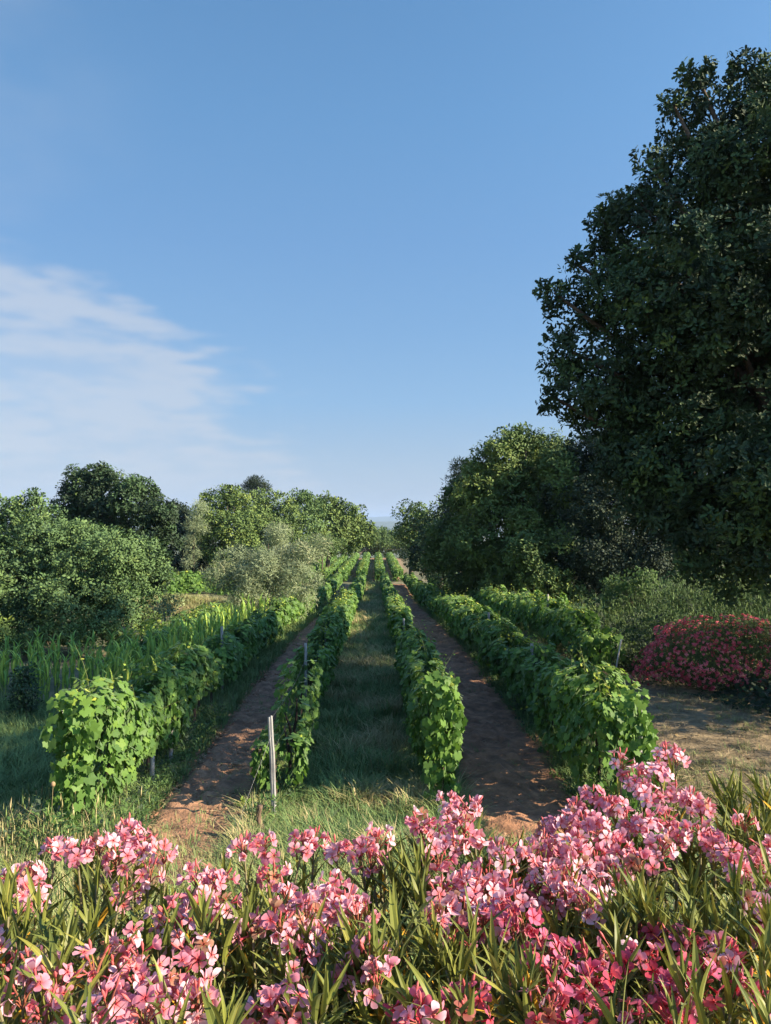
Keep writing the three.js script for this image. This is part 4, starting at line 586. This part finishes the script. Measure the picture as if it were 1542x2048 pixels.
oleander('pink oleander at the lower left corner, tallest at its right side', { foot: [-0.82, -1.75], seed: 601, heads: [[115, 1692, 7], [155, 1706, 7], [200, 1688, 8], [258, 1658, 9], [285, 1690, 9], [235, 1715, 7], [60, 1748, 9], [18, 1770, 8], [66, 1795, 8], [298, 1742, 4], [328, 1706, 3], [255, 1785, 6, 0.12], [-30, 1800, 7], [65, 1935, 5], [115, 1968, 4], [45, 1985, 4], [15, 1930, 4, 0.15], [-25, 1900, 5], [85, 2035, 5]],
  shoots: [...scatter(1, 16, -40, 330, 1770, 1900), ...scatter(2, 12, -40, 300, 1880, 2060), ...scatter(3, 8, 0, 320, 1740, 1800, 0.3)] });
oleander('pink oleander left of the middle with two large domes of flowers', { foot: [-0.3, -1.6], seed: 602, heads: [[392, 1752, 8], [436, 1760, 8], [396, 1798, 9], [335, 1828, 5], [438, 1818, 7], [366, 1870, 5], [385, 1905, 6], [450, 1885, 5, 0.1], [488, 1694, 6], [528, 1690, 6], [545, 1748, 7], [605, 1690, 7], [628, 1680, 7], [575, 1790, 8], [560, 1848, 7], [612, 1825, 9], [652, 1815, 9], [690, 1805, 9], [714, 1830, 8], [640, 1880, 6], [598, 1912, 4], [505, 1858, 5], [660, 1768, 6], [230, 1938, 5], [190, 1930, 4], [248, 1893, 5], [286, 1920, 4], [278, 1975, 4], [216, 2010, 8], [312, 1992, 8], [292, 2026, 7], [358, 2000, 7], [356, 1958, 4], [395, 1990, 5]],
  shoots: [...scatter(4, 14, 330, 560, 1790, 1900), ...scatter(5, 20, 330, 760, 1880, 2060), ...scatter(6, 10, 440, 760, 1760, 1850, 0.25)] });
oleander('pink oleander in the middle below the trailing vine end', { foot: [0.26, -1.8], seed: 603, heads: [[720, 1692, 6], [756, 1678, 7], [742, 1720, 6], [672, 1702, 5], [840, 1642, 6], [862, 1664, 7], [896, 1608, 6], [942, 1612, 6], [928, 1650, 5], [905, 1640, 5], [880, 1716, 7], [910, 1692, 7], [958, 1682, 6], [1000, 1704, 6], [880, 1785, 8], [926, 1760, 8], [952, 1776, 7], [884, 1822, 5], [930, 1816, 7], [966, 1835, 6], [905, 1868, 2], [976, 1752, 7], [1012, 1770, 7], [1030, 1802, 7], [995, 1822, 6], [740, 1910, 6], [756, 1965, 4], [702, 1950, 5], [536, 2020, 6], [582, 2012, 5]],
  shoots: [...scatter(7, 10, 770, 860, 1700, 1860), ...scatter(8, 14, 700, 1000, 1850, 1960), ...scatter(9, 8, 980, 1060, 1650, 1760, 0.1), ...scatter(10, 8, 800, 1050, 1720, 1840, 0.25)] });
oleander('tall mound of pink oleander on the right, highest of the foreground', { foot: [0.98, -2.1], seed: 604, heads: [[1100, 1660, 7], [1130, 1642, 7], [1152, 1618, 7], [1185, 1588, 7], [1242, 1520, 4], [1275, 1556, 8], [1316, 1540, 8], [1332, 1504, 6], [1352, 1512, 4], [1300, 1590, 9], [1350, 1588, 8], [1382, 1600, 7], [1402, 1612, 6], [1220, 1610, 8], [1252, 1640, 9], [1202, 1660, 9], [1152, 1690, 8], [1120, 1712, 8], [1088, 1690, 7], [1062, 1712, 6], [1290, 1648, 9], [1332, 1640, 8], [1240, 1690, 8], [1322, 1700, 7], [1355, 1668, 7], [1402, 1660, 7], [1432, 1690, 7], [1460, 1702, 7], [1192, 1720, 8], [1092, 1742, 7], [1122, 1750, 7], [1152, 1732, 7], [1082, 1782, 7], [1112, 1790, 7], [1142, 1778, 7], [1192, 1802, 6], [1212, 1770, 6], [1232, 1746, 6], [1176, 1812, 5], [1280, 1720, 6], [1170, 1640, 7]],
  shoots: [...scatter(11, 18, 1080, 1480, 1740, 1860), ...scatter(12, 12, 1180, 1500, 1690, 1800, 0.2), ...scatter(13, 10, 1200, 1520, 1820, 1920)] });
oleander('deep rose oleander in the lower right corner, the reddest of the foreground', { foot: [0.62, -1.25], seed: 605, rose: true, heads: [[1062, 1950, 7], [1090, 1902, 6], [1132, 1912, 6], [1115, 1962, 8], [1100, 2012, 7], [1150, 2022, 6], [820, 2022, 7], [845, 2032, 7], [930, 1992, 4], [936, 2028, 5], [1190, 1970, 6], [1182, 1930, 6], [1232, 1900, 4], [1302, 1872, 7], [1342, 1882, 6], [1380, 1892, 6], [1290, 1920, 6], [1370, 1972, 8], [1342, 2000, 8], [1340, 2032, 7], [1400, 1960, 7], [1442, 1902, 6], [1452, 1922, 6], [1030, 1856, 5], [1052, 1842, 5], [1012, 1840, 4], [1500, 1990, 5], [1250, 2030, 5]],
  shoots: [...scatter(14, 26, 560, 1060, 1890, 2060), ...scatter(15, 26, 1040, 1560, 1860, 2060), ...scatter(16, 8, 1250, 1560, 1820, 1920)] });
oleander('green oleander at the right edge with long dark leaves and few flowers', { foot: [1.55, -2.3], seed: 606, heads: [[1478, 1742, 6], [1522, 1722, 6], [1545, 1758, 6], [1520, 1822, 6], [1532, 1872, 5], [1535, 1690, 4], [1490, 1640, 2], [1570, 1800, 6]],
  shoots: [...scatter(17, 22, 1430, 1580, 1580, 1700, 0.1), ...scatter(18, 10, 1460, 1580, 1720, 1900)] });

scene.traverse((o) => { if (o.isMesh) { o.castShadow = true; o.receiveShadow = true; } });
renderer.render(scene, camera);
